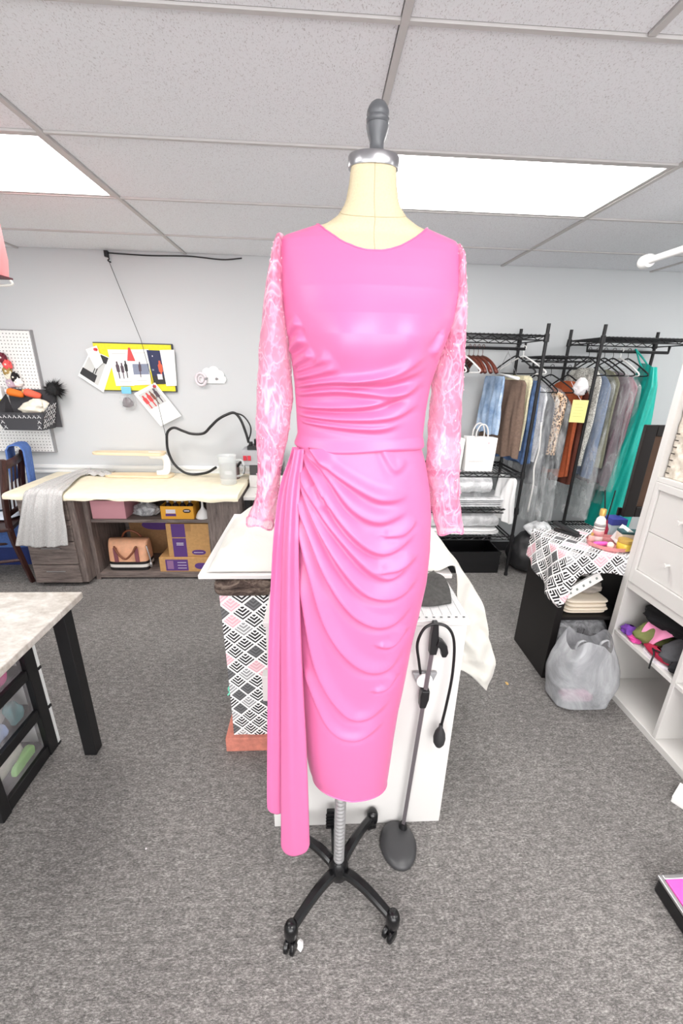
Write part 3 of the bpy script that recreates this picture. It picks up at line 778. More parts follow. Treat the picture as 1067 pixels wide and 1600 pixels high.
mb.poly([(0.010, 0.032), (0.026, 0.022), (0.040, 0.004), (0.046, -0.020), (0.040, -0.036), (0.026, -0.036), (0.024, -0.020), (0.016, -0.002), (0.004, 0.006)], -0.020, 0.004)
mb.build('trigger', BPL, hm, bevel=0.004)
b = along(0.80)
mb = MB(); mb.T = Matrix.Translation(b)
mb.poly([(-0.046, 0.042), (0.036, 0.042), (0.026, 0.012), (0.006, -0.022), (-0.016, -0.022), (-0.036, 0.012)], 0.010, 0.022)
mb.build('gauge_plate', M('grey_plate', (140, 140, 142), 0.4), hm, bevel=0.003)
mb = MB(); mb.lathe([(0, 0.003), (0.026, 0.003), (0.026, 0.009), (0, 0.009)], (b.x-0.006, b.y, b.z+0.016), 24, axis='y'); mb.build('gauge_disc', M('white_plastic', (240, 240, 240), 0.4), hm, smooth=True, auto=40)
mb = MB(); mb.T = Matrix.Translation(along(0.755)); mb.poly([(-0.016, -0.045), (0.004, -0.045), (0.012, -0.01), (0.012, 0.025), (-0.014, 0.025), (-0.018, 0.0)], -0.013, 0.013); mb.build('sliding_clip', BPL, hm, bevel=0.003)
mb = MB(); mb.tube(spline([b+Vector((-0.024, 0, 0.05)), b+Vector((-0.034, -0.004, 0.10)), b+Vector((-0.046, -0.008, 0.17)), b+Vector((-0.030, -0.008, 0.225)), a+Vector((-0.004, -0.012, 0.085)),
     a+Vector((0.034, -0.02, 0.075)), a+Vector((0.058, -0.02, 0.02)), a+Vector((0.066, -0.02, -0.10)), a+Vector((0.060, -0.02, -0.22)), a+Vector((0.052, -0.02, -0.31))], 70), 0.0046, 8)
mb.build('air_tube', BPL, hm, smooth=True)
mb = MB(); c = a+Vector((0.051, -0.02, -0.305))
mb.lathe([(0, 0.0), (0.0065, 0.0), (0.0075, -0.018), (0.0115, -0.022), (0.0175, -0.038), (0.0205, -0.058), (0.0185, -0.078), (0.0115, -0.092), (0, -0.097)], tuple(c), 24); mb.build('bulb', M('rubber', (40, 40, 42), 0.7), hm, smooth=True)

# ================================================================== left: desk against the back wall
GW = wood('grey_wood', (86, 76, 73), (142, 129, 123), 'x', 0.55)
GWV = wood('grey_wood_upright', (86, 76, 73), (142, 129, 123), 'z', 0.55)
SIL = M('silver', (190, 190, 192), 0.35, 0.9)
desk = thing('desk', 'grey wood desk with padded cream top against the back wall', 'desk', (-1.4, 3.25, 0))
box('pedestal', GWV, (-2.20, -1.80, 2.93, 3.55, 0.03, 0.714), desk)
box('plinth', M('dark_plinth', (40, 36, 36), 0.7), (-2.17, -1.83, 2.96, 3.5, 0.0, 0.03), desk, 0)
for z0, z1 in ((0.035, 0.185), (0.192, 0.378), (0.385, 0.545), (0.552, 0.705)):
    d_ = box('drawer', GW, (-2.185, -1.845, 2.912, 2.9295, z0, z1), desk, 0.003)
    MB().box(-2.09, -1.95, 2.904, 2.9118, z1-0.055, z1-0.049).build('handle', SIL, d_, bevel=0.001)
for nm, mt, dm in (('side_panel', GWV, (-1.80, -1.765, 3.03, 3.55, 0.0, 0.714)), ('side_panel', GWV, (-0.875, -0.855, 3.03, 3.55, 0.0, 0.714)),
                   ('bottom_board', GW, (-1.7645, -0.8755, 3.03, 3.55, 0.015, 0.058)), ('shelf', GW, (-1.7645, -0.8755, 3.04, 3.55, 0.487, 0.513)),
                   ('back_board', GW, (-1.7645, -0.8755, 3.551, 3.56, 0.0, 0.714)), ('end_panel', GWV, (-0.8545, -0.61, 3.0, 3.55, 0.0, 0.712))):
    box(nm, mt, dm, desk)
pad = M('cream_pad', (240, 231, 206), 0.8, grain=0.03, gscale=12, bump=0.15)
P = []
for i in range(70):
    u = i/69; x = -2.268+1.663*u; row = []
    sag = 0.006*math.sin(u*19)+0.005*math.sin(u*47+1); zs = 0.714
    prof = [(3.575, zs), (3.575, 0.752), (3.55, 0.757), (3.2, 0.758), (2.93, 0.757), (2.90, 0.753), (2.888, 0.742), (2.886+0.003*math.sin(u*40), 0.725), (2.888, 0.713+sag), (2.905, 0.7145), (3.2, 0.7145)]
    P.append([(x, y+(0.012 if u in (0.0, 1.0) and y < 3 else 0), z) for y, z in prof])
mb = MB(); mb.grid(P, closev=True); mb.add(P[0], [tuple(range(len(P[0])))]); mb.add(P[-1], [tuple(range(len(P[0])-1, -1, -1))])
mb.build('padded_top', pad, desk, smooth=True, auto=50)

# ---- things in the desk's shelves
def carton(name, label, dims, mat, prints=(), cat='box', open_top=False):
    t = thing(name, label, cat, ((dims[0]+dims[1])/2, (dims[2]+dims[3])/2, dims[4]))
    x0, x1, y0, y1, z0, z1 = dims
    if open_top:
        m = MB(); q = 0.004
        m.box(x0, x1, y0, y0+q, z0, z1).box(x0, x1, y1-q, y1, z0, z1).box(x0, x0+q, y0+q, y1-q, z0, z1).box(x1-q, x1, y0+q, y1-q, z0, z1).box(x0+q, x1-q, y0+q, y1-q, z0, z0+q)
        m.build('tray', mat, t)
    else: box('carton_body', mat, dims, t, 0.004)
    for (nm, mt, a, b, c, d_) in prints:
        box(nm, mt, (x0+(x1-x0)*a, x0+(x1-x0)*b, y0-0.0012, y0-0.0002, z0+(z1-z0)*c, z0+(z1-z0)*d_), t, 0)
    return t
KR = M('kraft', (196, 152, 98), 0.8, grain=0.05, gscale=40); KR2 = M('kraft_dark', (150, 112, 76), 0.8, grain=0.06, gscale=40)
PUR = M('purple_print', (92, 58, 128), 0.7); WPR = M('white_print', (226, 220, 228), 0.7); BKP = M('black_print', (44, 30, 34), 0.7)
def oval_logo(t, cx, cz, w_, h_, y, mt):
    pts = [(cx+w_*math.cos(a)*abs(math.cos(a))**-0.3 if abs(math.cos(a)) > 1e-6 else cx, cz+h_*math.sin(a)) for a in [2*PI*k/24+0.01 for k in range(24)]]
    MB().poly(pts, y-0.0012, y-0.0002).build('logo', mt, t)
    return t
def text_lines(t, x0, x1, zs, y, mt, h=0.006):
    for z in zs: box('print_line', mt, (x0, x1, y-0.0022, y-0.0013, z, z+h), t, 0)
carton('storage_box', 'dusty pink storage box on the desk shelf', (-1.755, -1.50, 3.05, 3.30, 0.5135, 0.66), M('dusty_pink', (206, 148, 158), 0.7))
t = carton('supply_tray', 'yellow cardboard tray of dark bottles on the desk shelf', (-1.235, -0.985, 3.055, 3.22, 0.5135, 0.618), M('yellow_card', (232, 168, 52), 0.7), [('label', WPR, 0.16, 0.45, 0.45, 0.75), ('label', PUR, 0.14, 0.46, 0.22, 0.42)], 'tray', True)
oval_logo(t, -1.035, 0.580, 0.030, 0.016, 3.055, BKP); text_lines(t, -1.055, -1.015, (0.576, 0.583), 3.055, WPR, 0.004)
for k in range(4):
    t = thing('supply_bottle', 'small dark bottle in the yellow tray, %s from the left' % ('first', 'second', 'third', 'fourth')[k], 'bottle', (-1.20+0.057*k, 3.13, 0.518), 'bottles in the yellow tray')
    m = MB(); m.lathe([(0, 0.518), (0.024, 0.518), (0.024, 0.60), (0.018, 0.615), (0.010, 0.62), (0.010, 0.628), (0, 0.628)], (-1.20+0.057*k, 3.13, 0), 16); m.build('glass', M('dark_glass', (38, 30, 36), 0.2), t, smooth=True, auto=40)
    m = MB(); m.lathe([(0, 0.6285), (0.013, 0.6285), (0.013, 0.645), (0, 0.645)], (-1.20+0.057*k, 3.13, 0), 16); m.build('cap', M('silver', (190, 190, 192)), t, smooth=True, auto=40)
mb = MB(); mb.lathe([(0, 0.5135), (0.056, 0.5135), (0.057, 0.520), (0.050, 0.54), (0.036, 0.565), (0.018, 0.583), (0.010, 0.60), (0.007, 0.66), (0.004, 0.66)], (-0.925, 3.10, 0), 28)
tag(mb.build('funnel', M('white_plastic', (240, 240, 240)), smooth=True, auto=50), 'white plastic funnel standing upside down on the desk shelf', 'funnel')
# knotted plastic bag on the shelf
def bag_blob(cx, cy, z0, rx, ry, h, seed, n=48, m=26, amp=0.16, lean=0.0):
    P = []
    for i in range(n):
        th = 2*PI*i/n; row = []
        for j in range(m):
            v = j/(m-1); prof = math.sin(PI*min(0.985, max(0.012, v**0.75)))**0.45
            r = prof*(1+amp*float(wob(math.cos(th), math.sin(th), v*2.2, 3.2, seed))+0.5*amp*float(wob(math.cos(th), math.sin(th), v*2, 8.5, seed+7)))
            row.append((cx+rx*r*math.cos(th)+lean*v*h, cy+ry*r*math.sin(th), z0+h*(v if v > 0.05 else 0.05*v/0.05)))
        P.append(row)
    return P
GB = sheer('grey_film', (150, 150, 154), (0.55, 0.9), 0.18, 0.8, 12, (214, 216, 220))
sb = thing('knotted_plastic_bag', 'knotted translucent grey plastic bag on the desk shelf', 'bag', (-1.375, 3.14, 0.5135))
mb = MB(); mb.grid(bag_blob(-1.375, 3.14, 0.5145, 0.105, 0.07, 0.11, 3), closeu=True); mb.build('bag_body', GB, sb, smooth=True)
mb = MB(); mb.lathe([(0.012, 0.612), (0.010, 0.620), (0.022, 0.648), (0.016, 0.650)], (-1.40, 3.13, 0), 12); mb.lathe([(0.012, 0.606), (0.008, 0.615), (0.018, 0.638), (0.012, 0.64)], (-1.355, 3.13, 0), 12); mb.build('knot', GB, sb, smooth=True)
t = carton('large_carton', 'large brown carton with purple oval logo behind the handbag', (-1.66, -1.16, 3.40, 3.545, 0.0585, 0.445), KR2)
oval_logo(t, -1.40, 0.33, 0.15, 0.045, 3.40, PUR)
t = carton('upright_carton', 'square kraft carton with vertical purple band, stacked on a flatter carton', (-1.215, -0.880, 3.06, 3.36, 0.1855, 0.470), KR, [('band', PUR, 0.12, 0.44, 0.0, 0.57), ('band', PUR, 0.12, 0.44, 0.60, 1.0), ('tape', M('tape', (176, 134, 84), 0.4), 0.45, 0.58, 0.78, 1.0)])
oval_logo(t, -0.975, 0.225, 0.055, 0.022, 3.06, PUR); text_lines(t, -1.145, -1.09, (0.288, 0.303), 3.06, WPR); text_lines(t, -1.015, -0.94, (0.222,), 3.06, WPR, 0.004)
t = carton('flat_carton', 'low kraft carton with purple label under the square carton', (-1.295, -0.880, 3.045, 3.40, 0.0585, 0.185), KR, [('label', PUR, 0.12, 0.55, 0.08, 0.86), ('label_panel', M('mauve_print', (150, 110, 150), 0.7), 0.15, 0.27, 0.2, 0.78)])
for o in t.children:
    if o.name.startswith('label_panel'): o.location.y -= 0.001
oval_logo(t, -0.96, 0.11, 0.055, 0.028, 3.045, PUR); text_lines(t, -1.15, -1.08, (0.09, 0.115, 0.14), 3.045, WPR, 0.004)
# handbag
hb = thing('handbag', 'peach handbag with brown handles and black and white band on the desk floor shelf', 'handbag', (-1.545, 3.15, 0.0585))
def slab_loft(x0, x1, y0, y1, zs, n=40, k=0.35, taper=None, mi=0):
    rings = []
    for idx, z in enumerate(zs):
        s = taper[idx] if taper else 1; ring = []
        for i in range(n):
            a = 2*PI*i/n; c, s2 = math.cos(a), math.sin(a)
            ring.append(((x0+x1)/2+(x1-x0)/2*np.sign(c)*abs(c)**k, (y0+y1)/2+(y1-y0)/2*s*np.sign(s2)*abs(s2)**k, z))
        rings.append(ring)
    return rings
mb = MB(); mb.loft(slab_loft(-1.71, -1.40, 3.07, 3.23, [0.135, 0.20, 0.26, 0.295, 0.308], taper=[1, 0.95, 0.8, 0.55, 0.3])); mb.build('bag_body', M('peach_leather', (236, 178, 142), 0.5, grain=0.05, gscale=20), hb, smooth=True, auto=60)
for nm, c, za, zb in (('band_black', (30, 26, 26), 0.0585, 0.085), ('band_white', (232, 228, 222), 0.0852, 0.112), ('band_black', (30, 26, 26), 0.1122, 0.1348)):
    mb = MB(); mb.loft(slab_loft(-1.712, -1.398, 3.068, 3.232, [za, zb])); mb.build(nm, M(nm, c, 0.55), hb, smooth=True, auto=60)
BRL = M('brown_leather', (126, 72, 48), 0.45); MAU = M('mauve_leather', (140, 84, 92), 0.5)
for yy, lo in ((3.078, 0.15), (3.222, 0.25)):
    mb = MB(); mb.tube(spline([(-1.635, yy, 0.20), (-1.64, yy-0.012, 0.27), (-1.61, yy-0.03, 0.335 if yy > 3.1 else 0.22), (-1.555, yy-0.04, 0.365 if yy > 3.1 else 0.175), (-1.50, yy-0.03, 0.335 if yy > 3.1 else 0.22), (-1.47, yy-0.012, 0.27), (-1.475, yy, 0.20)], 42), 0.008, 8); mb.build('handle', BRL, hb, smooth=True)
for xx in (-1.637, -1.473): box('strap', MAU, (xx-0.016, xx+0.016, 3.0635, 3.0675, 0.136, 0.26), hb, 0.001)
mb = MB(); mb.tube(spline([(-1.398, 3.09, 0.27), (-1.385, 3.08, 0.22), (-1.375, 3.075, 0.17), (-1.372, 3.07, 0.13)], 16), 0.006, 6); mb.lathe([(0, 0.09), (0.012, 0.095), (0.014, 0.12), (0.006, 0.135), (0, 0.135)], (-1.37, 3.07, 0), 12); mb.build('charm', SIL, hb, smooth=True)

# ---- things on the desk top
def pants():
    keys = [(0.0, (-1.995, 3.52, 0.770), 0.10), (0.2, (-2.02, 3.35, 0.772), 0.13), (0.45, (-1.99, 3.08, 0.774), 0.21), (0.60, (-1.965, 2.90, 0.774), 0.255), (0.645, (-1.965, 2.872, 0.755), 0.262), (0.75, (-1.985, 2.866, 0.65), 0.29), (0.88, (-2.01, 2.862, 0.50), 0.33), (1.0, (-2.035, 2.858, 0.365), 0.355)]
    tk = np.array([k[0] for k in keys]); pk = np.array([k[1] for k in keys]); wk = np.array([k[2] for k in keys]); P = []
    nu, nv = 60, 120
    for i in range(nu):
        u = i/(nu-1)*2-1; row = []
        for j in range(nv):
            v = j/(nv-1); p = [np.interp(v, tk, pk[:, k]) for k in range(3)]; wd = np.interp(v, tk, wk)
            hang = min(1, max(0, (v-0.62)/0.1)); f = 0.010*math.sin(u*9+v*4)+0.006*math.sin(u*21+v*9)+0.008*float(wob(u*0.3, v*0.6, 0.3, 14, 2))
            cleft = -0.018*math.exp(-((u+0.35)/0.06)**2)*hang
            x = p[0]+wd/2*u+(0.12*(1-v)**3)*0; y = p[1]-(f+0.004)*hang-cleft-0.010*hang*(1-u*u); z = p[2]+(abs(f)*0.9+0.012*(1-u*u))*(1-hang)
            if v > 0.9: z += (0.035*max(0, -u-0.35)*1.2+0.010*u)*(v-0.9)*10
            row.append((x, y, z))
        P.append(row)
    mb = MB(); mb.grid(P); return mb
GJ = M('grey_jersey', (190, 189, 188), 0.9, grain=0.10, gscale=160, bump=0.25)
gp = thing('grey_trousers', 'light grey jersey trousers draped over the front of the desk', 'trousers', (-1.99, 3.1, 0.36))
pants().build('leg_cloth', GJ, gp, smooth=True, solid=0.008)
mb = MB(); P = []
for i in range(30):
    row = []
    for j in range(16):
        u, v = i/29, j/15; row.append((-2.02+0.26*u+0.02*math.sin(v*6), 3.44+0.10*v-0.05*u*(1-v), 0.768+0.022*math.sin(PI*v)*(1-0.6*u)+0.008*math.sin(u*22+v*4)))
    P.append(row)
mb.grid(P); mb.build('waistband_cloth', GJ, gp, smooth=True, solid=0.006)
LW = wood('light_wood', (226, 200, 160), (242, 224, 192), 'x', 0.5)
sv = thing('sleeve_board', 'pale wood two tier sleeve ironing board on the desk', 'sleeve board', (-1.56, 3.43, 0.759))
def rounded_board(x0, x1, y0, y1, z0, z1, rL=True):
    pts = []; h = (y1-y0)/2; n = 10
    for k in range(n+1): a = -PI/2+PI*k/n; pts.append((x1-h*0.5+h*0.5*math.cos(a), (y0+y1)/2+h*math.sin(a)))
    for k in range(n+1): a = PI/2+PI*k/n; pts.append((x0+h*0.9+h*0.9*math.cos(a), (y0+y1)/2+h*0.75*math.sin(a)))
    m = MB(); m.loft([[(x, y, z0) for x, y in pts], [(x, y, z1) for x, y in pts]]); return m
rounded_board(-1.87, -1.285, 3.36, 3.50, 0.945, 0.965).build('upper_board', LW, sv, bevel=0.003)
rounded_board(-1.80, -1.24, 3.355, 3.505, 0.7595, 0.776).build('lower_board', LW, sv, bevel=0.003)
mb = MB(); mb.tube(spline([(-1.42, 3.43, 0.94), (-1.32, 3.43, 0.936), (-1.285, 3.43, 0.90), (-1.285, 3.43, 0.83), (-1.31, 3.43, 0.79), (-1.37, 3.43, 0.778)], 40), 0.014, 10, flat=2.2); mb.build('curved_support', M('white_trim', (236, 238, 238)), sv, smooth=True)
# black steam hose and wire
mb = MB(); mb.tube(spline([(-0.870, 3.40, 0.849), (-0.95, 3.42, 0.80), (-1.038, 3.45, 0.776), (-1.11, 3.45, 0.776), (-1.170, 3.45, 0.800), (-1.235, 3.45, 0.87), (-1.268, 3.45, 0.97), (-1.268, 3.45, 1.06), (-1.253, 3.45, 1.13), (-1.20, 3.45, 1.165), (-1.13, 3.45, 1.14), (-1.058, 3.45, 1.117), (-0.964, 3.45, 1.123), (-0.90, 3.45, 1.18), (-0.840, 3.45, 1.235), (-0.77, 3.45, 1.275), (-0.702, 3.45, 1.292), (-0.655, 3.45, 1.24), (-0.62, 3.45, 1.14), (-0.598, 3.45, 1.05)], 140), 0.011, 8)
hs = thing('steam_hose', 'thick black steam hose looping above the desk', 'hose', (-1.0, 3.45, 0.765))
mb.build('hose', BPL, hs, smooth=True)
mb = MB(); mb.tube(spline([(-0.702, 3.445, 1.295), (-0.63, 3.44, 1.27), (-0.58, 3.44, 1.20), (-0.575, 3.44, 1.14), (-0.598, 3.445, 1.07)], 40), 0.006, 8); mb.build('cable', BPL, hs, smooth=True)
mb = MB(); mb.box(-1.60, -1.575, 3.55, 3.575, 2.395, 2.4355).tube(spline([(-1.585, 3.56, 2.40), (-1.570, 3.558, 2.385), (-1.58, 3.556, 2.37), (-1.56, 3.556, 2.36)], 14), 0.005, 6)
wr = thing('hose_wire', 'thin dark wire from the ceiling corner down to the steam hose', 'wire', (-1.585, 3.56, 2.40))
mb.build('hook', BPL, wr)
mb = MB(); mb.tube([(-1.575, 3.557, 2.37), (-1.41, 3.54, 1.837), (-1.335, 3.51, 1.425), (-1.268, 3.462, 1.02)], 0.0022, 5); mb.build('wire', M('dark_wire', (58, 58, 60), 0.5, 0.5), wr)
mb = MB(); mb.tube(spline([(-1.59, 3.575, 2.425), (-1.3, 3.58, 2.418), (-1.0, 3.582, 2.424), (-0.75, 3.583, 2.410), (-0.6, 3.584, 2.424)], 30), 0.005, 6); mb.build('cord', M('dark_wire', (58, 58, 60)), wr, smooth=True)
# clear jug
jg = thing('measuring_jug', 'clear plastic measuring jug on the right end of the desk', 'jug', (-0.735, 3.22, 0.759))
mb = MB(); mb.lathe([(0.0, 0.759), (0.062, 0.759), (0.064, 0.765), (0.071, 0.98), (0.074, 0.988), (0.069, 0.988), (0.066, 0.98), (0.060, 0.768), (0, 0.768)], (-0.735, 3.22, 0), 32); mb.build('jug_body', MATS['clear_acrylic'], jg, smooth=True, auto=50)
mb = MB(); mb.tube(spline([(-0.667, 3.215, 0.95), (-0.625, 3.21, 0.955), (-0.605, 3.21, 0.91), (-0.62, 3.21, 0.84), (-0.668, 3.215, 0.82)], 28), 0.008, 8); mb.build('handle', MATS['clear_acrylic'], jg, smooth=True)
t = thing('steam_iron', 'small dark and white iron seen through the clear jug', 'iron', (-0.76, 3.40, 0.759))
mb = MB(); mb.loft(slab_loft(-0.84, -0.68, 3.35, 3.45, [0.759, 0.79, 0.85, 0.88], k=0.6, taper=[1, 1, 0.8, 0.5])); mb.build('iron_body', M('iron_brown', (110, 92, 92), 0.4), t, smooth=True, auto=60)
box('iron_label', WPR, (-0.79, -0.73, 3.343, 3.349, 0.80, 0.83), t, 0.001)
mb = MB(); mb.tube(spline([(-0.69, 3.38, 0.86), (-0.66, 3.38, 0.90), (-0.635, 3.38, 0.86), (-0.645, 3.38, 0.80)], 20), 0.010, 8); mb.build('iron_handle', BPL, t, smooth=True)
# side stand with boiler
st = thing('side_stand', 'black stand with white top right of the desk, behind the dress', 'stand', (-0.30, 3.3, 0))
box('stand_top', WHITE, (-0.605+0.012, 0.10, 3.05, 3.55, 0.672, 0.70), st)
for x in (-0.572, 0.06):
    for y in (3.09, 3.51): box('leg', BPL, (x-0.018, x+0.018, y-0.018, y+0.018, 0, 0.6715), st)
bo = thing('steam_boiler', 'grey steam boiler with two red switches behind the left sleeve', 'boiler', (-0.5, 3.42, 0.70))
box('boiler_foot', WHITE, (-0.588, -0.30, 3.32, 3.54, 0.7005, 0.800), bo, 0.004)
box('boiler_base', M('dark_grey_plastic', (62, 62, 64)), (-0.585, -0.31, 3.34, 3.52, 0.8005, 0.885), bo, 0.004)
box('boiler_case', M('case_grey', (168, 168, 172), 0.4), (-0.645, -0.31, 3.33, 3.53, 0.8855, 1.005), bo, 0.004)
for k in range(2): box('switch', M('red_switch', (196, 44, 62), 0.3), (-0.628+k*0.034, -0.600+k*0.034, 3.322, 3.3297, 0.925, 0.965), bo, 0.002)
mb = MB(); mb.box(-0.60, -0.50, 3.37, 3.50, 1.0055, 1.035).cyl((-0.575, 3.41, 1.035), 0.016, 0.03).cyl((-0.53, 3.43, 1.035), 0.02, 0.05); mb.build('valve', BPL, bo, smooth=True, auto=40)

# ================================================================== wall things on the left
def pegmat():
    t = NT('pegboard'); v = t.coord(); sp = t.node('ShaderNodeSeparateXYZ'); t.link(v, sp.inputs[0]); pit = 0.0254
    fx = t.math('SUBTRACT', t.math('FRACT', t.math('MULTIPLY', sp.outputs[0], 1/pit)), 0.5); fz = t.math('SUBTRACT', t.math('FRACT', t.math('MULTIPLY', sp.outputs[2], 1/pit)), 0.5)
    d_ = t.math('SQRT', t.math('ADD', t.math('MULTIPLY', fx, fx), t.math('MULTIPLY', fz, fz))); h = t.math('LESS_THAN', d_, 0.17)
    t.col(t.mix(h, (238, 238, 236), (120, 120, 120))); t.set(Roughness=0.5)
pegmat()
pg = thing('pegboard', 'white perforated pegboard on the back wall at the left edge', 'pegboard', (-2.63, 3.58, 0.925))
box('panel', MATS['pegboard'], (-3.0, -2.262, 3.570, 3.582, 0.930, 1.875), pg, 0.001)
mb = MB(); mb.box(-2.2618, -2.252, 3.566, 3.599, 0.922, 1.883).box(-3.0, -2.2618, 3.566, 3.599, 0.922, 0.9297).box(-3.0, -2.2618, 3.566, 3.599, 1.8753, 1.883); mb.build('frame', M('frame_grey', (150, 150, 152), 0.5), pg)
bk = thing('wall_basket', 'dark grey lattice basket hung on the pegboard', 'basket', (-2.33, 3.47, 1.13))
DG = M('basket_dark', (66, 66, 70), 0.7)
def quad_panel(m, a, b, c, d_, th=(0, 0.004, 0)):
    a, b, c, d_ = map(Vector, (a, b, c, d_)); t_ = Vector(th); m.add([a, b, c, d_, a+t_, b+t_, c+t_, d_+t_], [(0, 1, 2, 3), (7, 6, 5, 4), (0, 4, 5, 1), (1, 5, 6, 2), (2, 6, 7, 3), (3, 7, 4, 0)])
m = MB(); quad_panel(m, (-2.52, 3.555, 1.14), (-2.15, 3.555, 1.14), (-2.15, 3.555, 1.44), (-2.52, 3.555, 1.44)); m.build('back_panel', DG, bk)
m = MB(); quad_panel(m, (-2.49, 3.38, 1.14), (-2.20, 3.38, 1.14), (-2.15, 3.36, 1.275), (-2.54, 3.36, 1.275)); fp = m.build('front_panel', DG, bk)
m = MB(); quad_panel(m, (-2.49, 3.38, 1.14), (-2.49, 3.554, 1.14), (-2.54, 3.554, 1.40), (-2.54, 3.36, 1.275), (0.004, 0, 0)); m.build('side_panel', DG, bk)
m = MB(); quad_panel(m, (-2.20, 3.38, 1.14), (-2.20, 3.554, 1.14), (-2.15, 3.554, 1.40), (-2.15, 3.36, 1.275), (-0.004, 0, 0)); sd = m.build('side_panel', DG, bk)
m = MB(); quad_panel(m, (-2.49, 3.38, 1.136), (-2.20, 3.38, 1.136), (-2.20, 3.554, 1.136), (-2.49, 3.554, 1.136), (0, 0, 0.004)); m.build('bottom_panel', DG, bk)
LAT = M('lattice_pale', (205, 206, 208), 0.6)
m = MB()
for r in range(3):
    for k in range(9):
        z0, z1 = 1.148+r*0.042, 1.180+r*0.042; x0 = -2.485+k*0.032-r*0.010*(4-k)/4; y = 3.377-0.006*r
        if r < 2 and 1 <= k <= 7: continue
        m.tube([(x0, y, z0), (x0+0.026, y, z1)], 0.0028, 4); m.tube([(x0+0.026, y, z0), (x0, y, z1)], 0.0028, 4)
m.build('lattice', LAT, fp)
m = MB()
for r in range(4):
    for k in range(4):
        z0 = 1.150+r*0.042+k*0.009; y0 = 3.385+k*0.040; xo = -2.194+0.045*(r+0.3)/4
        m.tube([(xo, y0, z0), (xo+0.006, y0+0.032, z0+0.034)], 0.0028, 4); m.tube([(xo, y0+0.032, z0), (xo+0.006, y0, z0+0.034)], 0.0028, 4)
m.build('lattice', LAT, sd)
mb = MB(); mb.grid(bag_blob(-2.34, 3.45, 1.142, 0.13, 0.055, 0.11, 5, amp=0.1), closeu=True); tag(mb.build('purple_packet', M('purple_foil', (140, 40, 110), 0.3), smooth=True), 'shiny purple packet inside the lattice basket', 'packet')
mb = MB(); mb.grid(bag_blob(-2.29, 3.46, 1.25, 0.10, 0.06, 0.125, 8, amp=0.22, lean=0.35), closeu=True); tag(mb.build('cream_cloth', M('cream_cloth', (236, 230, 214), 0.85), smooth=True), 'crumpled cream cloth on top of the lattice basket', 'cloth')
def spool(name, lab, a, b, c):
    t = thing(name, lab, 'thread spool', a, 'orange thread spools by the basket'); a, b = Vector(a), Vector(b); d_ = (b-a).normalized()
    m = MB(); m.tube([a, a+d_*0.012, a+d_*0.02, b-d_*0.012, b], [0.020, 0.028, 0.031, 0.026, 0.018], 14); m.build('thread', M('thread_%d_%d' % (c[0], c[1]), c, 0.7), t, smooth=True, auto=50)
    m = MB(); m.tube([a-d_*0.012, a-d_*0.0002], 0.016, 12); m.build('core', WPR if c[0] > 240 else KR, t, smooth=True, auto=50)
spool('thread_spool', 'bright orange thread spool with white core on the basket back', (-2.485, 3.50, 1.425), (-2.385, 3.535, 1.395), (244, 124, 36))
spool('thread_spool', 'coral thread spool beside the black pompom', (-2.355, 3.50, 1.425), (-2.255, 3.535, 1.385), (238, 104, 78))
# black fluffy pompom
pm = thing('pompom', 'fluffy black feather pompom hanging on the pegboard edge', 'pompom', (-2.12, 3.49, 1.40))
mb = MB(); mb.grid(bag_blob(-2.125, 3.50, 1.40, 0.045, 0.04, 0.095, 4, amp=0.2), closeu=True); mb.build('core', M('black_feather', (24, 24, 26), 0.8), pm, smooth=True)
mb = MB(); rr = random.Random(5)
for k in range(900):
    a, b = rr.uniform(0, 2*PI), math.acos(rr.uniform(-1, 1)); d_ = Vector((math.sin(b)*math.cos(a), math.sin(b)*math.sin(a)*0.55, math.cos(b)*0.85)); L = rr.uniform(0.05, 0.098)*(1.25 if d_.x > 0 else 1.0)
    c0 = Vector((-2.125, 3.50, 1.448)); e = d_.cross(Vector((rr.uniform(-1, 1), rr.uniform(-1, 1), rr.uniform(-1, 1)))).normalized()*0.003
    p1 = c0+d_*0.03; p2 = c0+d_*L+Vector((0, 0, rr.uniform(-0.012, 0.006)))
    if p2.y > 3.56: p2.y = 3.56
    mb.add([p1+e, p1-e, p2], [(0, 1, 2)])
fl = mb.build('feathers', M('black_feather', (24, 24, 26)), pm); fl['kind'] = 'stuff'
mb = MB(); mb.tube(spline([(-2.16, 3.50, 1.46), (-2.20, 3.51, 1.475), (-2.235, 3.53, 1.45), (-2.255, 3.54, 1.40)], 20), [0.028]*21, 8); mb.build('feather_tail', M('black_feather', (24, 24, 26)), pm, smooth=True) if len(spline([(0,0,0),(1,0,0),(2,0,0),(3,0,0)],20)) == 21 else None
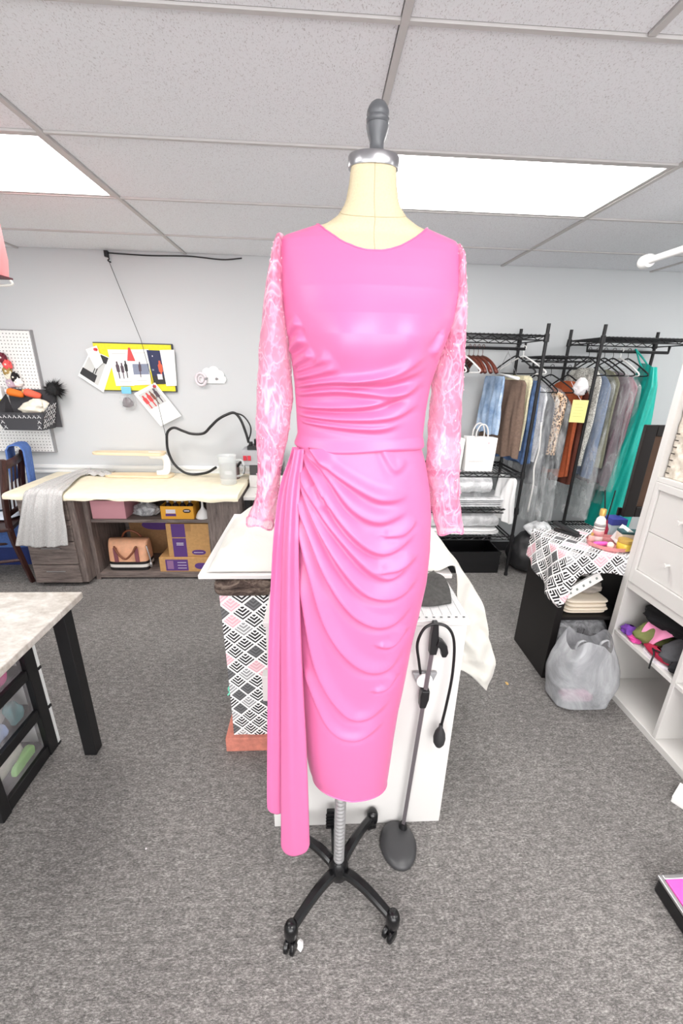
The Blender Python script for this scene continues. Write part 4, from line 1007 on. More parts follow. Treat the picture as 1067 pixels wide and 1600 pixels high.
# fabric flowers at the frame edge
fcols = [('burgundy', (112, 40, 56)), ('coral', (240, 92, 92)), ('olive', (166, 140, 84)), ('black', (30, 24, 28)), ('cream', (236, 228, 210)), ('mauve', (196, 176, 190)), ('white', (246, 244, 240))]
fpos = [(-2.495, 1.675), (-2.47, 1.625), (-2.48, 1.575), (-2.435, 1.53), (-2.475, 1.545), (-2.475, 1.485), (-2.42, 1.495)]
for (nm, c), (x, z) in zip(fcols, fpos):
    f_ = thing('fabric_flower', '%s fabric flower pinned on the pegboard' % nm, 'fabric flower', (x, 3.55, z), 'fabric flowers on the pegboard')
    m = MB(); mt = M('petal_'+nm, c, 0.8)
    for k in range(7):
        a = 2*PI*k/7+x*9; r1 = 0.034; cx, cz = x+math.cos(a)*0.020, z+math.sin(a)*0.020
        P = []
        for i in range(8):
            for_r = []
            for j in range(8):
                u, v = i/7*2-1, j/7*2-1; for_r.append((cx+r1*0.62*u*math.sqrt(1-v*v/2), 3.547-0.016*(1-u*u)*(1-v*v)-0.010*math.sin(3*u+k), cz+r1*0.62*v*math.sqrt(1-u*u/2)))
            P.append(for_r)
        m.grid(P)
    m.build('petals', mt, f_, smooth=True, solid=0.002)
    MB().lathe([(0, -0.004), (0.008, -0.003), (0.008, 0.0), (0, 0.004)], (x, 3.528, z), 10, axis='y').build('bead', M('pearl', (238, 232, 220), 0.25), f_, smooth=True)
pk = thing('paper_packet', 'white and lime green paper packet at the left edge below the flowers', 'packet', (-2.56, 3.54, 1.28))
box('packet_body', M('white_paper', (244, 244, 242), 0.7), (-2.60, -2.545, 3.52, 3.55, 1.27, 1.46), pk); box('lime_band', M('lime_print', (186, 200, 40), 0.7), (-2.60, -2.545, 3.5185, 3.5197, 1.30, 1.36), pk, 0)
# pink garment bag hanging from the ceiling in the top left corner
gbag = thing('hanging_pink_bag', 'pink cloth bag with clear rim hanging from the ceiling at the top left', 'bag', (-1.46, 2.0, 1.97))
mb = MB(); mb.loft(slab_loft(-1.63, -1.318, 1.96, 2.06, [1.985, 2.05, 2.25, 2.40], k=0.3, taper=[0.5, 1, 0.9, 0.3])); mb.build('bag_body', M('salmon_pink', (244, 150, 152), 0.6), gbag, smooth=True, auto=60)
box('hem_strip', M('dark_red_trim', (96, 48, 56), 0.6), (-1.63, -1.316, 1.975, 2.045, 1.978, 1.9847), gbag, 0.001)
mb = MB(); mb.tube(spline([(-1.60, 2.01, 1.976), (-1.60, 2.01, 1.955), (-1.45, 2.01, 1.950), (-1.312, 2.01, 1.953), (-1.306, 2.01, 1.972)], 24), 0.005, 8); mb.build('clear_rim', M('pale_rim', (216, 214, 208), 0.3), gbag, smooth=True)
box('ceiling_clip', SIL, (-1.50, -1.42, 1.99, 2.03, 2.4005, 2.4395), gbag)

# yellow bulletin board and papers
bb = thing('bulletin_board', 'bright yellow bulletin board with dark edge on the back wall', 'bulletin board', (-1.50, 3.59, 1.44))
box('board', M('yellow_felt', (226, 216, 56), 0.85, grain=0.03), (-1.80, -1.195, 3.574, 3.5895, 1.445, 1.800), bb)
mb = MB(); mb.box(-1.80, -1.188, 3.576, 3.5995, 1.8003, 1.808).box(-1.1947, -1.186, 3.576, 3.5995, 1.445, 1.8).box(-1.80, -1.188, 3.576, 3.5995, 1.437, 1.4447); mb.build('edge', M('edge_dark', (58, 58, 60), 0.5), bb)
PAP = M('white_paper', (244, 244, 242), 0.7)
def sheet(name, label, pts, y, prints=(), cat='paper', pin=None, curl=0.0):
    cx = sum(p[0] for p in pts)/len(pts); cz = sum(p[1] for p in pts)/len(pts)
    t = thing(name, label, cat, (cx, y, cz), 'papers on the bulletin board')
    MB().poly(pts, y-0.0012, y).build('sheet', PAP, t)
    a, b, c, d_ = [Vector((p[0], 0, p[1])) for p in pts[:4]]
    def uvp(u, v): q = (a*(1-u)+b*u)*(1-v)+(d_*(1-u)+c*u)*v; return (q.x, q.z)
    for k, (nm, mt, poly) in enumerate(prints):
        MB().poly([uvp(u, v) for u, v in poly], y-0.0018-0.0006*k, y-0.0013-0.0006*k).build(nm, mt, t)
    if pin:
        MB().lathe([(0, -0.004), (0.011, -0.006), (0.008, 0.0), (0.008, 0.010), (0.012, 0.014), (0, 0.016)], (pin[0], y-0.018, pin[1]), 14, axis='y').build('push_pin', M('pin_red', (214, 64, 76), 0.3), t, smooth=True, auto=50)
    return t
R_ = lambda u0, u1, v0, v1: [(u0, v0), (u1, v0), (u1, v1), (u0, v1)]
DK = M('photo_dark', (46, 46, 48), 0.6); GY = M('photo_grey', (196, 198, 196), 0.6); PF = M('photo_figure', (84, 70, 80), 0.6); NB = M('photo_navy', (30, 40, 78), 0.5); ORD = M('photo_orange', (214, 92, 62), 0.6); RD = M('photo_red', (204, 72, 74), 0.6); BLG = M('photo_bluegrey', (128, 136, 156), 0.6); SKN = M('photo_brown', (120, 74, 62), 0.6)
def figure(u, v, s, w_=0.05): return [(u-w_*0.4, v), (u+w_*0.4, v), (u+w_*0.5, v+0.16*s), (u+w_, v+0.24*s), (u+w_*0.9, v+0.6*s), (u+w_*0.35, v+0.62*s), (u+w_*0.3, v+s), (u-w_*0.3, v+s), (u-w_*0.35, v+0.62*s), (u-w_*0.9, v+0.6*s), (u-w_, v+0.24*s), (u-w_*0.5, v+0.16*s)]
sheet('pinned_sheet', 'tilted white sheet with a black block, left on the bulletin board', [(-1.818, 1.752), (-1.652, 1.680), (-1.774, 1.426), (-1.953, 1.552)], 3.570, [('photo', GY, R_(0.05, 0.75, 0.08, 0.92)), ('block', DK, R_(0.02, 0.60, 0.66, 0.90)), ('block', DK, R_(0.45, 0.78, 0.02, 0.22)), ('stroke', DK, R_(0.42, 0.45, 0.48, 0.66)), ('stroke', DK, R_(0.50, 0.53, 0.46, 0.64))])
sheet('price_tag', 'small white tag pinned over the tilted sheet', [(-1.853, 1.751), (-1.764, 1.781), (-1.735, 1.655), (-1.800, 1.603)], 3.560, [('print_line', GY, R_(0.15, 0.5, 0.10, 0.13))], 'tag', (-1.772, 1.752))
sheet('lookbook_page', 'white page with small photos of standing figures on the bulletin board', [(-1.690, 1.755), (-1.52, 1.757), (-1.52, 1.483), (-1.665, 1.479)], 3.5695, [('print_line', GY, R_(0.15, 0.8, 0.10, 0.12)), ('figure', PF, figure(0.30, 0.32, 0.48, 0.09)), ('figure', PF, figure(0.52, 0.36, 0.44, 0.08)), ('figure', DK, figure(0.72, 0.30, 0.48, 0.08)), ('print_line', GY, R_(0.25, 0.9, 0.88, 0.90))])
sheet('lookbook_page', 'white page with a blue grey photo in the middle of the bulletin board', [(-1.519, 1.759), (-1.371, 1.763), (-1.386, 1.494), (-1.519, 1.487)], 3.5695, [('print_line', GY, R_(0.2, 0.8, 0.08, 0.10)), ('photo', BLG, R_(0.05, 0.95, 0.40, 0.70)), ('figure', PF, figure(0.45, 0.34, 0.44, 0.08)), ('print_line', GY, R_(0.2, 0.8, 0.86, 0.88))])
sheet('red_tassel_card', 'narrow red tapered tag between the two white pages', [(-1.527, 1.770), (-1.512, 1.770), (-1.485, 1.675), (-1.545, 1.675)], 3.565, [('print', RD, R_(-0.02, 1.02, -0.02, 1.02))], 'tag')
sheet('night_photo', 'dark blue night photo with an orange figure on the bulletin board', [(-1.387, 1.758), (-1.272, 1.756), (-1.262, 1.502), (-1.360, 1.499)], 3.5685, [('photo', NB, R_(0.0, 1.0, 0.0, 1.0)), ('figure', ORD, figure(0.75, 0.30, 0.55, 0.16)), ('floor', DK, R_(0.0, 1.0, 0.75, 1.0)), ('light', WPR, R_(0.30, 0.36, 0.15, 0.19)), ('light', BLG, R_(0.10, 0.25, 0.55, 0.60)), ('logo_block', WPR, R_(0.42, 0.80, 0.70, 0.86))], 'photo')
sheet('blank_sheet', 'blank white sheet at the right end of the bulletin board', [(-1.283, 1.760), (-1.170, 1.765), (-1.178, 1.490), (-1.262, 1.486)], 3.5665, [])
sheet('hanging_print', 'tilted white print of dancers in red hanging below the bulletin board', [(-1.529, 1.421), (-1.348, 1.512), (-1.165, 1.250), (-1.345, 1.160)], 3.560, [('photo', GY, R_(0.10, 0.90, 0.08, 0.52)), ('figure', RD, figure(0.22, 0.14, 0.38, 0.08)), ('figure', RD, figure(0.42, 0.12, 0.40, 0.08)), ('figure', SKN, figure(0.58, 0.12, 0.38, 0.06)), ('figure', PF, figure(0.76, 0.10, 0.40, 0.07))], 'paper', (-1.352, 1.482))
tb_ = thing('trim_bag', 'small clear bag of trims with a blue clip below the bulletin board', 'bag', (-1.58, 3.55, 1.29))
mb = MB(); mb.grid(bag_blob(-1.585, 3.562, 1.29, 0.065, 0.022, 0.155, 6, amp=0.15), closeu=True); mb.build('bag_film', CLEAR, tb_, smooth=True)
mb = MB(); mb.grid(bag_blob(-1.59, 3.562, 1.31, 0.040, 0.012, 0.08, 11, amp=0.25), closeu=True); mb.build('contents', M('trim_grey', (110, 100, 104), 0.7), tb_, smooth=True)
box('clip', M('clip_blue', (120, 190, 226), 0.4), (-1.62, -1.545, 3.545, 3.560, 1.42, 1.475), tb_, 0.003)
# cloud hook with tape ring
ch = thing('cloud_hook', 'white cloud shaped wall hook beside the bulletin board', 'hook', (-0.90, 3.58, 1.51))
cx, cz = -0.895, 1.56; pts = []
circ = [(-0.075, 0.0, 0.038), (-0.035, 0.035, 0.040), (0.02, 0.045, 0.045), (0.065, 0.02, 0.038), (0.09, -0.012, 0.028)]
m = MB()
for q_, (a, b, r) in enumerate(circ): m.lathe([(0, 0), (r*0.9, 0), (r, 0.004), (r, 0.014), (0, 0.014)], (cx+a, 3.579+0.0007*q_, cz+b), 24, axis='y')
m.box(cx-0.085, cx+0.10, 3.5835, 3.598, cz-0.045, cz+0.02); m.build('cloud_plate', M('white_plastic', (240, 240, 240)), ch, smooth=True, auto=40)
for a in (-0.04, 0.045): MB().lathe([(0, -0.03), (0.009, -0.03), (0.011, -0.026), (0.007, -0.02), (0.007, 0.0)], (cx+a, 3.58, cz-0.01), 14, axis='y').build('peg', M('grey_plate', (140, 140, 142)), ch, smooth=True)
mb = MB(); mb.tube([(-0.978+0.040*math.cos(2*PI*k/32), 3.565, 1.545+0.048*math.sin(2*PI*k/32)) for k in range(32)], 0.010, 8, closed=True)
mb.tube([(-0.978+0.020*math.cos(2*PI*k/24), 3.563, 1.545+0.024*math.sin(2*PI*k/24)) for k in range(24)], 0.006, 8, closed=True)
tag(mb.build('tape_ring', M('clear_tape', (224, 214, 220), 0.25), smooth=True), 'pale roll of tape hanging on the cloud hook', 'tape roll')

# ================================================================== chair and blue things at the left edge
DW = wood('dark_wood', (44, 24, 22), (74, 42, 38), 'z', 0.4)
chn = thing('wooden_chair', 'dark brown slat back wooden chair at the left edge', 'chair', (-2.52, 3.12, 0))
ax, ay = -2.285, 2.985; bx_, by_ = -2.405, 3.36      # back posts (near, far)
vx, vy = (bx_-ax), (by_-ay); L_ = math.hypot(vx, vy); ux, uy = vx/L_, vy/L_; nx_, ny_ = -uy, ux    # n points to seat side (-x)
def cp(s, n_, z): return (ax+ux*s+nx_*n_, ay+uy*s+ny_*n_, z)
for s in (0, L_):
    mb = MB(); mb.tube(spline([cp(s, -0.015, 0.0), cp(s, 0.02, 0.22), cp(s, 0.045, 0.45), cp(s, 0.025, 0.72), cp(s, -0.02, 0.985)], 24), [0.021+0.004*math.sin(PI*k/24) for k in range(25)], 4); mb.build('back_leg', DW, chn, bevel=0.004)
for s in (0.0, L_):
    mb = MB(); mb.tube([cp(s, 0.43, 0.0), cp(s, 0.43, 0.44)], 0.022, 4); mb.build('front_leg', DW, chn, bevel=0.003)
for z, n_, h in ((0.93, -0.002, 0.035), (0.56, 0.045, 0.02)):
    mb = MB(); mb.tube([cp(0.015, n_, z), cp(L_*0.5, n_-0.015, z), cp(L_-0.015, n_, z)], 0.014, 6, flat=h/0.014); mb.build('back_rail', DW, chn, smooth=True)
for k in range(4):
    s = L_*(k+1)/5; mb = MB(); mb.tube([cp(s, 0.038, 0.57), cp(s, 0.02, 0.75), cp(s, -0.006, 0.91)], 0.013, 4, flat=0.5); mb.build('slat', DW, chn)
mb = MB(); mb.loft([[cp(-0.02, 0.03, z), cp(L_+0.02, 0.03, z), cp(L_+0.03, 0.47, z), cp(-0.03, 0.47, z)] for z in (0.442, 0.470)]); mb.build('seat', DW, chn, bevel=0.006)
for s in (0.0, L_):
    mb = MB(); mb.tube([cp(s, 0.03, 0.20), cp(s, 0.43, 0.20)], 0.012, 6); mb.build('stretcher', DW, chn)
P = []
for i in range(26):
    s = L_-0.14+0.17*i/25; row = []
    for j in range(40):
        v = j/39; a = v*2-1
        side = -1 if a < 0 else 1; dn = abs(a)
        n_ = (-0.055 if a < 0 else 0.055)*min(1, dn*8)-0.010*math.sin(i*0.5)*dn; z = 1.045-0.36*dn*(1.0 if a < 0 else 0.8)-0.004*math.cos(i)
        if dn < 0.12: n_ = 0.055*a/0.12; z = 1.012+0.030*math.sqrt(max(0, 1-(a/0.125)**2))
        n_ += -0.02*(1-dn)
        row.append(cp(s, n_, z))
    P.append(row)
mb = MB(); mb.grid(P); tag(mb.build('blue_jacket', M('blue_cloth', (84, 118, 186), 0.8, grain=0.06), smooth=True, solid=0.01), 'folded blue cloth hung over the chair back', 'cloth')
bn = thing('blue_storage_bag', 'blue zipped storage bag on the floor behind the chair', 'storage bag', (-2.78, 3.38, 0))
mb = MB(); mb.loft(slab_loft(-3.1, -2.465, 3.285, 3.56, [0.0, 0.02, 0.15, 0.165], k=0.25, taper=[0.95, 1, 1, 0.95])); mb.build('bag_body', M('navy_cloth', (36, 52, 112), 0.8), bn, smooth=True, auto=50)
mb = MB(); mb.loft(slab_loft(-3.1, -2.46, 3.28, 3.565, [0.166, 0.18, 0.27, 0.30], k=0.3, taper=[0.98, 1, 1, 0.8])); mb.build('lid', M('blue_cloth', (84, 118, 186)), bn, smooth=True, auto=50)
mb = MB(); mb.grid(bag_blob(-2.53, 3.22, 0.4715, 0.14, 0.14, 0.05, 9, amp=0.1), closeu=True); tag(mb.build('white_cloth', M('cool_white_cloth', (214, 222, 236), 0.8), smooth=True), 'crumpled white cloth on the chair seat', 'cloth')

# ================================================================== left foreground table and drawer cart
tt = thing('laminate_table', 'stone patterned table with square black legs in the left foreground', 'table', (-1.5, 0.93, 0))
def lam():
    t = NT('stone_laminate'); v = t.coord(scale=(1, 1.6, 1)); a = t.noise(v, 7, 6, 0.65, 0.7); b = t.noise(v, 45, 3)
    f = t.math('ADD', t.math('MULTIPLY', a, 0.7), t.math('MULTIPLY', b, 0.3)); t.col(t.ramp(f, [(0.36, (168, 160, 150)), (0.5, (194, 189, 182)), (0.62, (218, 214, 208))])); t.set(Roughness=0.3)
lam()
box('table_top', MATS['stone_laminate'], (-2.1, -0.944, 0.42, 1.478, 0.762, 0.790), tt, 0.004)
for x, y in ((-1.015, 1.435), (-2.05, 1.435), (-1.015, 0.47), (-2.05, 0.47)):
    box('leg', M('black_powdercoat', (18, 18, 20), 0.45), (x-0.026, x+0.026, y-0.026, y+0.026, 0, 0.7615), tt, 0.003)
ct = thing('drawer_cart', 'black framed cart with three clear drawers under the stone table', 'drawer cart', (-1.42, 1.30, 0))
for y0, y1 in ((1.125, 1.17), (1.415, 1.468)):
    box('post', BPL, (-1.225, -1.185, y0, y1, 0.0, 0.70), ct, 0.003); box('post', BPL, (-1.63, -1.59, y0, y1, 0.0, 0.70), ct, 0.003)
for k, (za, zb) in enumerate(((0.0, 0.055), (0.212, 0.258), (0.418, 0.462), (0.625, 0.70))):
    box('rail', BPL, (-1.229, -1.189, 1.1705, 1.4145, za, zb), ct, 0.004)
    box('tray_frame', BPL, (-1.589, -1.230, 1.13, 1.463, za+0.01, za+0.03), ct, 0.002)
    box('side_tab', BPL, (-1.60, -1.184, 1.4685, 1.486, za, za+0.012), ct, 0.001)
FROST = sheer('frosted_plastic', (214, 208, 210), (0.10, 0.25), 0.3, 0.4, 5, (232, 232, 236), 0.2)
for k, (za, zb) in enumerate(((0.056, 0.2115), (0.259, 0.4175), (0.463, 0.6245))):
    dr = box('drawer', FROST, (-1.212, -1.206, 1.171, 1.414, za, zb), ct, 0.001)
    box('side_strip', M('white_trim', (236, 238, 238)), (-1.60, -1.186, 1.4690, 1.484, za-0.03 if k else 0.013, zb-0.002), ct, 0)
stuffs = [('white_fabric_roll', 'folded white fabric in the bottom clear drawer', (226, 222, 214), -1.36, 1.275, 0.034, 0.10, 0.11, 0.15), ('green_fabric', 'lime green fabric in the bottom clear drawer', (140, 200, 104), -1.238, 1.335, 0.034, 0.014, 0.06, 0.065), ('white_fabric', 'white folded fabric in the middle clear drawer', (226, 222, 218), -1.37, 1.27, 0.245, 0.10, 0.11, 0.15),
          ('blue_fabric', 'pale blue fabric in the middle clear drawer', (160, 180, 218), -1.240, 1.25, 0.245, 0.014, 0.06, 0.075), ('teal_fabric', 'teal fabric in the middle clear drawer', (86, 132, 136), -1.240, 1.365, 0.245, 0.014, 0.03, 0.11), ('pink_fabric', 'hot pink fabric in the top clear drawer', (240, 96, 170), -1.245, 1.29, 0.449, 0.016, 0.09, 0.10), ('mauve_fabric', 'mauve fabric at the back of the top clear drawer', (186, 160, 174), -1.40, 1.28, 0.449, 0.12, 0.11, 0.16)]
for k, (nm, lb, c, x, y, z, rx, ry, h) in enumerate(stuffs):
    mb = MB(); mb.grid(pillow(x-rx, x+rx, y-ry, y+ry, z, z+h, 0.010, 60, 34, 3+k), closeu=True); tag(mb.build(nm, M('fab_'+nm, c, 0.8), smooth=True), lb, 'fabric', 'fabrics in the drawer cart')

# ================================================================== right: wire garment racks
RK = M('rack_black', (30, 30, 32), 0.45, 0.3)
def wire_shelf(parent, x0, x1, y0, y1, z, name='wire_shelf'):
    m = MB()
    for y in (y0, y1):
        m.tube([(x0, y, z), (x1, y, z)], 0.006, 6); m.tube([(x0, y, z-0.030), (x1, y, z-0.030)], 0.005, 6)
        n = max(4, int((x1-x0)/0.045)); pts = [(x0+(x1-x0)*k/n, y, z-0.003 if k % 2 else z-0.028) for k in range(n+1)]; m.tube(pts, 0.0035, 4)
    for x in (x0, x1): m.tube([(x, y0, z), (x, y1, z)], 0.006, 6); m.tube([(x, y0, z-0.03), (x, y1, z-0.03)], 0.005, 6)
    n = int((x1-x0)/0.030)
    for k in range(1, n): x = x0+(x1-x0)*k/n; m.tube([(x, y0, z+0.006), (x, y1, z+0.006)], 0.0030, 4)
    return m.build(name, RK, parent)
def rack(label, x0, x1, ytop, shelves, barz, posts, bar=True):
    t = thing('garment_rack', label, 'garment rack', ((x0+x1)/2, 3.29, 0), 'black wire garment racks')
    for px in posts:
        for py in (3.08, 3.50):
            m = MB(); m.tube([(px, py, 0.03), (px, py, ytop)], 0.0125, 10); m.lathe([(0, 0), (0.016, 0), (0.016, 0.02), (0.008, 0.035), (0, 0.035)], (px, py, 0), 10)
            po = m.build('post', RK, t, smooth=True, auto=50)
            m = MB()
            for z in shelves: m.lathe([(0.0128, z-0.042), (0.020, z-0.040), (0.017, z+0.012), (0.0128, z+0.014)], (px, py, 0), 10)
            m.build('shelf_sleeve', RK, po, smooth=True, auto=40)
    for z in shelves: wire_shelf(t, x0+0.018, x1-0.018, 3.08, 3.50, z)
    if bar:
        m = MB(); m.tube([(x0+0.03, 3.29, shelves[0]-0.03), (x0+0.03, 3.29, barz), (x1-0.045, 3.29, barz), (x1-0.045, 3.29, shelves[0]-0.03)], 0.011, 8); m.build('hanging_bar', RK, t)
    return t
rack('black wire garment rack with empty hangers and white bags, just right of the dress', 0.76, 1.605, 1.985, (1.905, 0.90, 0.60, 0.36), 1.825, (0.76, 1.605))
rack('black wire garment rack holding plastic covered clothes and the teal gown', 2.02, 2.75, 1.99, (1.905, 0.34), 1.825, (2.02, 2.75))
js = thing('joining_shelf', 'short black wire shelf and bar joining the two garment racks', 'shelf', (1.81, 3.29, 1.69))
wire_shelf(js, 1.64, 1.985, 3.10, 3.48, 1.77)
m = MB(); m.tube([(1.605+0.0128, 3.29, 1.695), (2.0, 3.29, 1.695)], 0.010, 8); m.tube([(1.645, 3.29, 1.74), (1.645, 3.29, 1.695)], 0.007, 6); m.tube([(1.98, 3.29, 1.74), (1.98, 3.29, 1.695)], 0.007, 6)
for y in (3.08+0.0135, 3.50-0.0135): m.tube([(1.6185, y, 1.768), (2.0065, y, 1.768)], 0.006, 6)
m.build('hanging_bar', RK, js)

# ---- hangers
def hanger_mesh(kind):
    m = MB()
    hook = [(0, -0.012, 0.0), (0, -0.016, 0.010), (0, -0.010, 0.021), (0, 0.002, 0.024), (0, 0.013, 0.016), (0, 0.013, 0.004), (0, 0.004, -0.012), (0, 0.0, -0.028), (0, 0.0, -0.065)]
    m.tube(spline([(a, b, c-0.011) for a, b, c in hook], 32), 0.0022 if kind != 'white' else 0.004, 6)
    w_ = 0.205
    if kind == 'wood':
        for s in (-1, 1):
            m.tube(spline([(0, 0, -0.075), (0, s*0.07, -0.092), (0, s*0.14, -0.128), (0, s*w_, -0.188)], 15), [0.013, 0.013, 0.013, 0.013, 0.013, 0.013, 0.012, 0.012, 0.012, 0.012, 0.012, 0.013, 0.014, 0.015, 0.015, 0.013][:len(spline([(0, 0, 0), (0, 1, 0), (0, 2, 0), (0, 3, 0)], 15))], 8, flat=1.0)
    else:
        r = 0.0055 if kind == 'black' else 0.006
        m.tube(spline([(0, -w_, -0.165), (0, -0.12, -0.115), (0, -0.05, -0.080), (0, 0, -0.062), (0, 0.05, -0.080), (0, 0.12, -0.115), (0, w_, -0.165)], 36), r, 8)
        m.tube(spline([(0, -w_, -0.165), (0, -w_-0.008, -0.178), (0, -w_+0.02, -0.188), (0, 0, -0.190), (0, w_-0.02, -0.188), (0, w_+0.008, -0.178), (0, w_, -0.165)], 36), r*0.85, 8)
    return m
HM = {'black': M('hanger_black', (26, 26, 28), 0.4), 'wood': M('hanger_wood', (92, 42, 30), 0.4), 'white': M('hanger_white', (240, 240, 238), 0.4)}
HP = {}
ORDW = ['first', 'second', 'third', 'fourth', 'fifth', 'sixth', 'seventh', 'eighth']
def hanger(kind, x, zbar, label, rz=0.0, group='hangers on the rack bars', y=3.29, rx=0.0):
    zc = zbar+0.011
    if kind not in HP:
        mb_ = hanger_mesh(kind); o = mb_.build('hanger', HM[kind], origin=(0, 0, 0), smooth=True); HP[kind] = o
    else: o = copy_of(HP[kind])
    o.location = (x, y, zc); o.rotation_euler = (rx, 0, rz)
    for k in list(o.keys()):
        if k in ('label', 'category', 'group'): del o[k]
    tag(o, label, 'hanger', group); return o
hs_ = [('black', 0.95, 'black plastic hanger nearest the right sleeve, empty', 0.3), ('white', 1.000, 'white plastic hanger among the empty hangers right of the sleeve', 0.25), ('black', 1.04, 'black plastic hanger between the white and the wooden hangers', 0.15), ('white', 1.085, 'white plastic hanger next to the wooden hangers', 0.35),
       ('wood', 1.13, 'dark wooden hanger, leftmost of the wooden ones', 0.2), ('wood', 1.165, 'dark wooden hanger, second of the wooden ones', 0.16), ('wood', 1.20, 'dark wooden hanger, third of the wooden ones', 0.2), ('wood', 1.235, 'dark wooden hanger, rightmost of the wooden ones', 0.24)]
for kind, x, lb, rz in hs_: hanger(kind, x, 1.825, lb, rz)

# ---- hung garments
def cloth(name, c, rough=0.85, grain=0.08, gs=60, bump=0.2): return M(name, c, rough, grain=grain, gscale=gs, bump=bump)
def leopard():
    t = NT('leopard_print'); v = t.coord(); vo = t.node('ShaderNodeTexVoronoi'); vo.inputs['Scale'].default_value = 62; t.link(v, vo.inputs[0])
    t.col(t.ramp(vo.outputs[0], [(0.0, (120, 74, 50)), (0.22, (40, 26, 22)), (0.42, (222, 186, 150)), (0.7, (240, 220, 196))], 'CONSTANT')); t.set(Roughness=0.8)
    t = NT('speckled_lace'); v = t.coord(); n = t.noise(v, 130, 4, 0.8); t.col(t.ramp(n, [(0.40, (118, 118, 112)), (0.50, (206, 206, 198)), (0.62, (236, 236, 230))])); t.set(Roughness=0.8); t.bump(n, 0.4, 0.004)
    t = NT('light_denim'); v = t.coord(); n = t.noise(v, 7, 5, 0.7); t.col(t.ramp(n, [(0.34, (112, 140, 176)), (0.55, (164, 186, 212)), (0.7, (206, 216, 228))])); t.set(Roughness=0.9); t.bump(t.noise(v, 300, 2), 0.2, 0.002)
leopard()
def hung(name, label, cat, mat, x, z0, z1, half=0.19, thick=0.03, top=0.35, flare=1.0, seed=0, yc=3.29, shoulder=0.10, lean=0.0, extra=None, leg=False, rz=0.30, rip=0.35):
    """a garment hung from its top: wide along y, thin along x; folds as ripples"""
    n, nz = 72, 40; P = []
    cr, sr = math.cos(rz), math.sin(rz)
    for j in range(nz):
        v = j/(nz-1); z = z1+(z0-z1)*v; d_ = (z1-z)
        k = min(1, d_/shoulder) if shoulder > 0 else 1
        hw = half*(top+(1-top)*math.sqrt(k))*(1+(flare-1)*v); row = []
        for i in range(n):
            a = 2*PI*i/n; c, s = math.cos(a), math.sin(a)
            yy = hw*np.sign(c)*abs(c)**0.8; g = min(1, 0.25+v*1.6)
            rp = rip*thick*g*(math.sin(yy*62+seed*1.7+1.2*math.sin(v*5+seed))+0.6*math.sin(yy*110+seed*3.1+v*2))
            xx = thick*np.sign(s)*abs(s)**0.6*(0.55+0.45*g)+rp+lean*v
            bz = 0.010*math.sin(yy*40+seed) if v > 0.95 else 0
            row.append((x+xx*cr-yy*sr, yc+xx*sr+yy*cr, z+bz))
        P.append(row)
    mb_ = MB(); mb_.grid(P, closev=True); mb_.add(P[0], [tuple(range(n))]); mb_.add(P[-1], [tuple(range(n-1, -1, -1))])
    if extra is None:
        o = mb_.build(name, mat, smooth=True, auto=60); tag(o, label, cat, 'clothes hung on the racks'); return o
    t = thing(name, label, cat, (x, yc, z0), 'clothes hung on the racks'); mb_.build('cloth', mat, t, smooth=True, auto=60); return t
def film(t, x, z0, z1, half=0.215, thick=0.045, seed=0, flare=1.15, lean=0.0, mat=None, yc=3.29, rz=0.30):
    thick *= 0.72; n, nz = 64, 60; P = []; cr, sr = math.cos(rz), math.sin(rz)
    for j in range(nz):
        v = j/(nz-1); z = z1+(z0-z1)*v; k = min(1, (z1-z)/0.12); hw = half*(0.12+0.88*math.sqrt(k))*(1+(flare-1)*v); row = []
        for i in range(n):
            a = 2*PI*i/n; c, s = math.cos(a), math.sin(a); yy = hw*np.sign(c)*abs(c)**0.85
            w_ = 0.30*thick*float(wob(yy*2.5, s*0.1, z*0.7, 9, seed))+0.25*thick*math.sin(yy*48+z*5+seed)
            xx = thick*(0.35+0.65*math.sqrt(k))*np.sign(s)*abs(s)**0.6*(1+0.5*v*(flare-1))+w_+lean*v; row.append((x+xx*cr-yy*sr, yc+xx*sr+yy*cr, z))
        P.append(row)
    m = MB(); m.grid(P, closev=True); return m.build('plastic_cover', mat or CLEAR, t, smooth=True)
# trousers and skirts on the right end of the first rack (bar at 1.825)
hung('light_denim_jeans', 'pale blue denim jeans hung at the left of the clothes', 'jeans', MATS['light_denim'], 1.355, 1.19, 1.625, 0.16, 0.022, 0.85, 1.1, 1, shoulder=0.03, rz=0.08)
hung('brown_trousers', 'brown trousers folded over a white hanger', 'trousers', cloth('brown_wool', (112, 92, 80)), 1.455, 1.02, 1.60, 0.20, 0.026, 0.85, 1.12, 2, shoulder=0.03, rz=0.36)
hung('cream_trousers', 'cream trousers next to the brown ones', 'trousers', cloth('cream_cotton', (214, 208, 176)), 1.530, 1.07, 1.635, 0.17, 0.024, 0.75, 0.9, 3, shoulder=0.04)
hung('blue_jeans', 'darker blue jeans between cream trousers and plastic covers', 'jeans', cloth('mid_denim', (82, 108, 150), grain=0.2, gs=20), 1.590, 0.97, 1.60, 0.175, 0.020, 0.8, 1.15, 4, shoulder=0.04)
tz_ = thing('trouser_tube_hanger', 'white tubular hanger bar sticking out over the brown trousers', 'hanger', (1.45, 3.29, 1.62))
m = MB(); m.tube([(1.448, 3.08, 1.612), (1.448, 3.50, 1.645)], 0.011, 10); m.build('bar', HM['white'], tz_, smooth=True)
m = MB(); m.tube([(1.448, 3.10, 1.618), (1.43, 3.28, 1.80), (1.448, 3.48, 1.640)], 0.0020, 6); m.tube(spline([(1.43, 3.28, 1.80), (1.43, 3.284, 1.822), (1.43, 3.292, 1.838), (1.43, 3.304, 1.826)], 14), 0.0022, 6); m.build('wire', SIL, tz_)
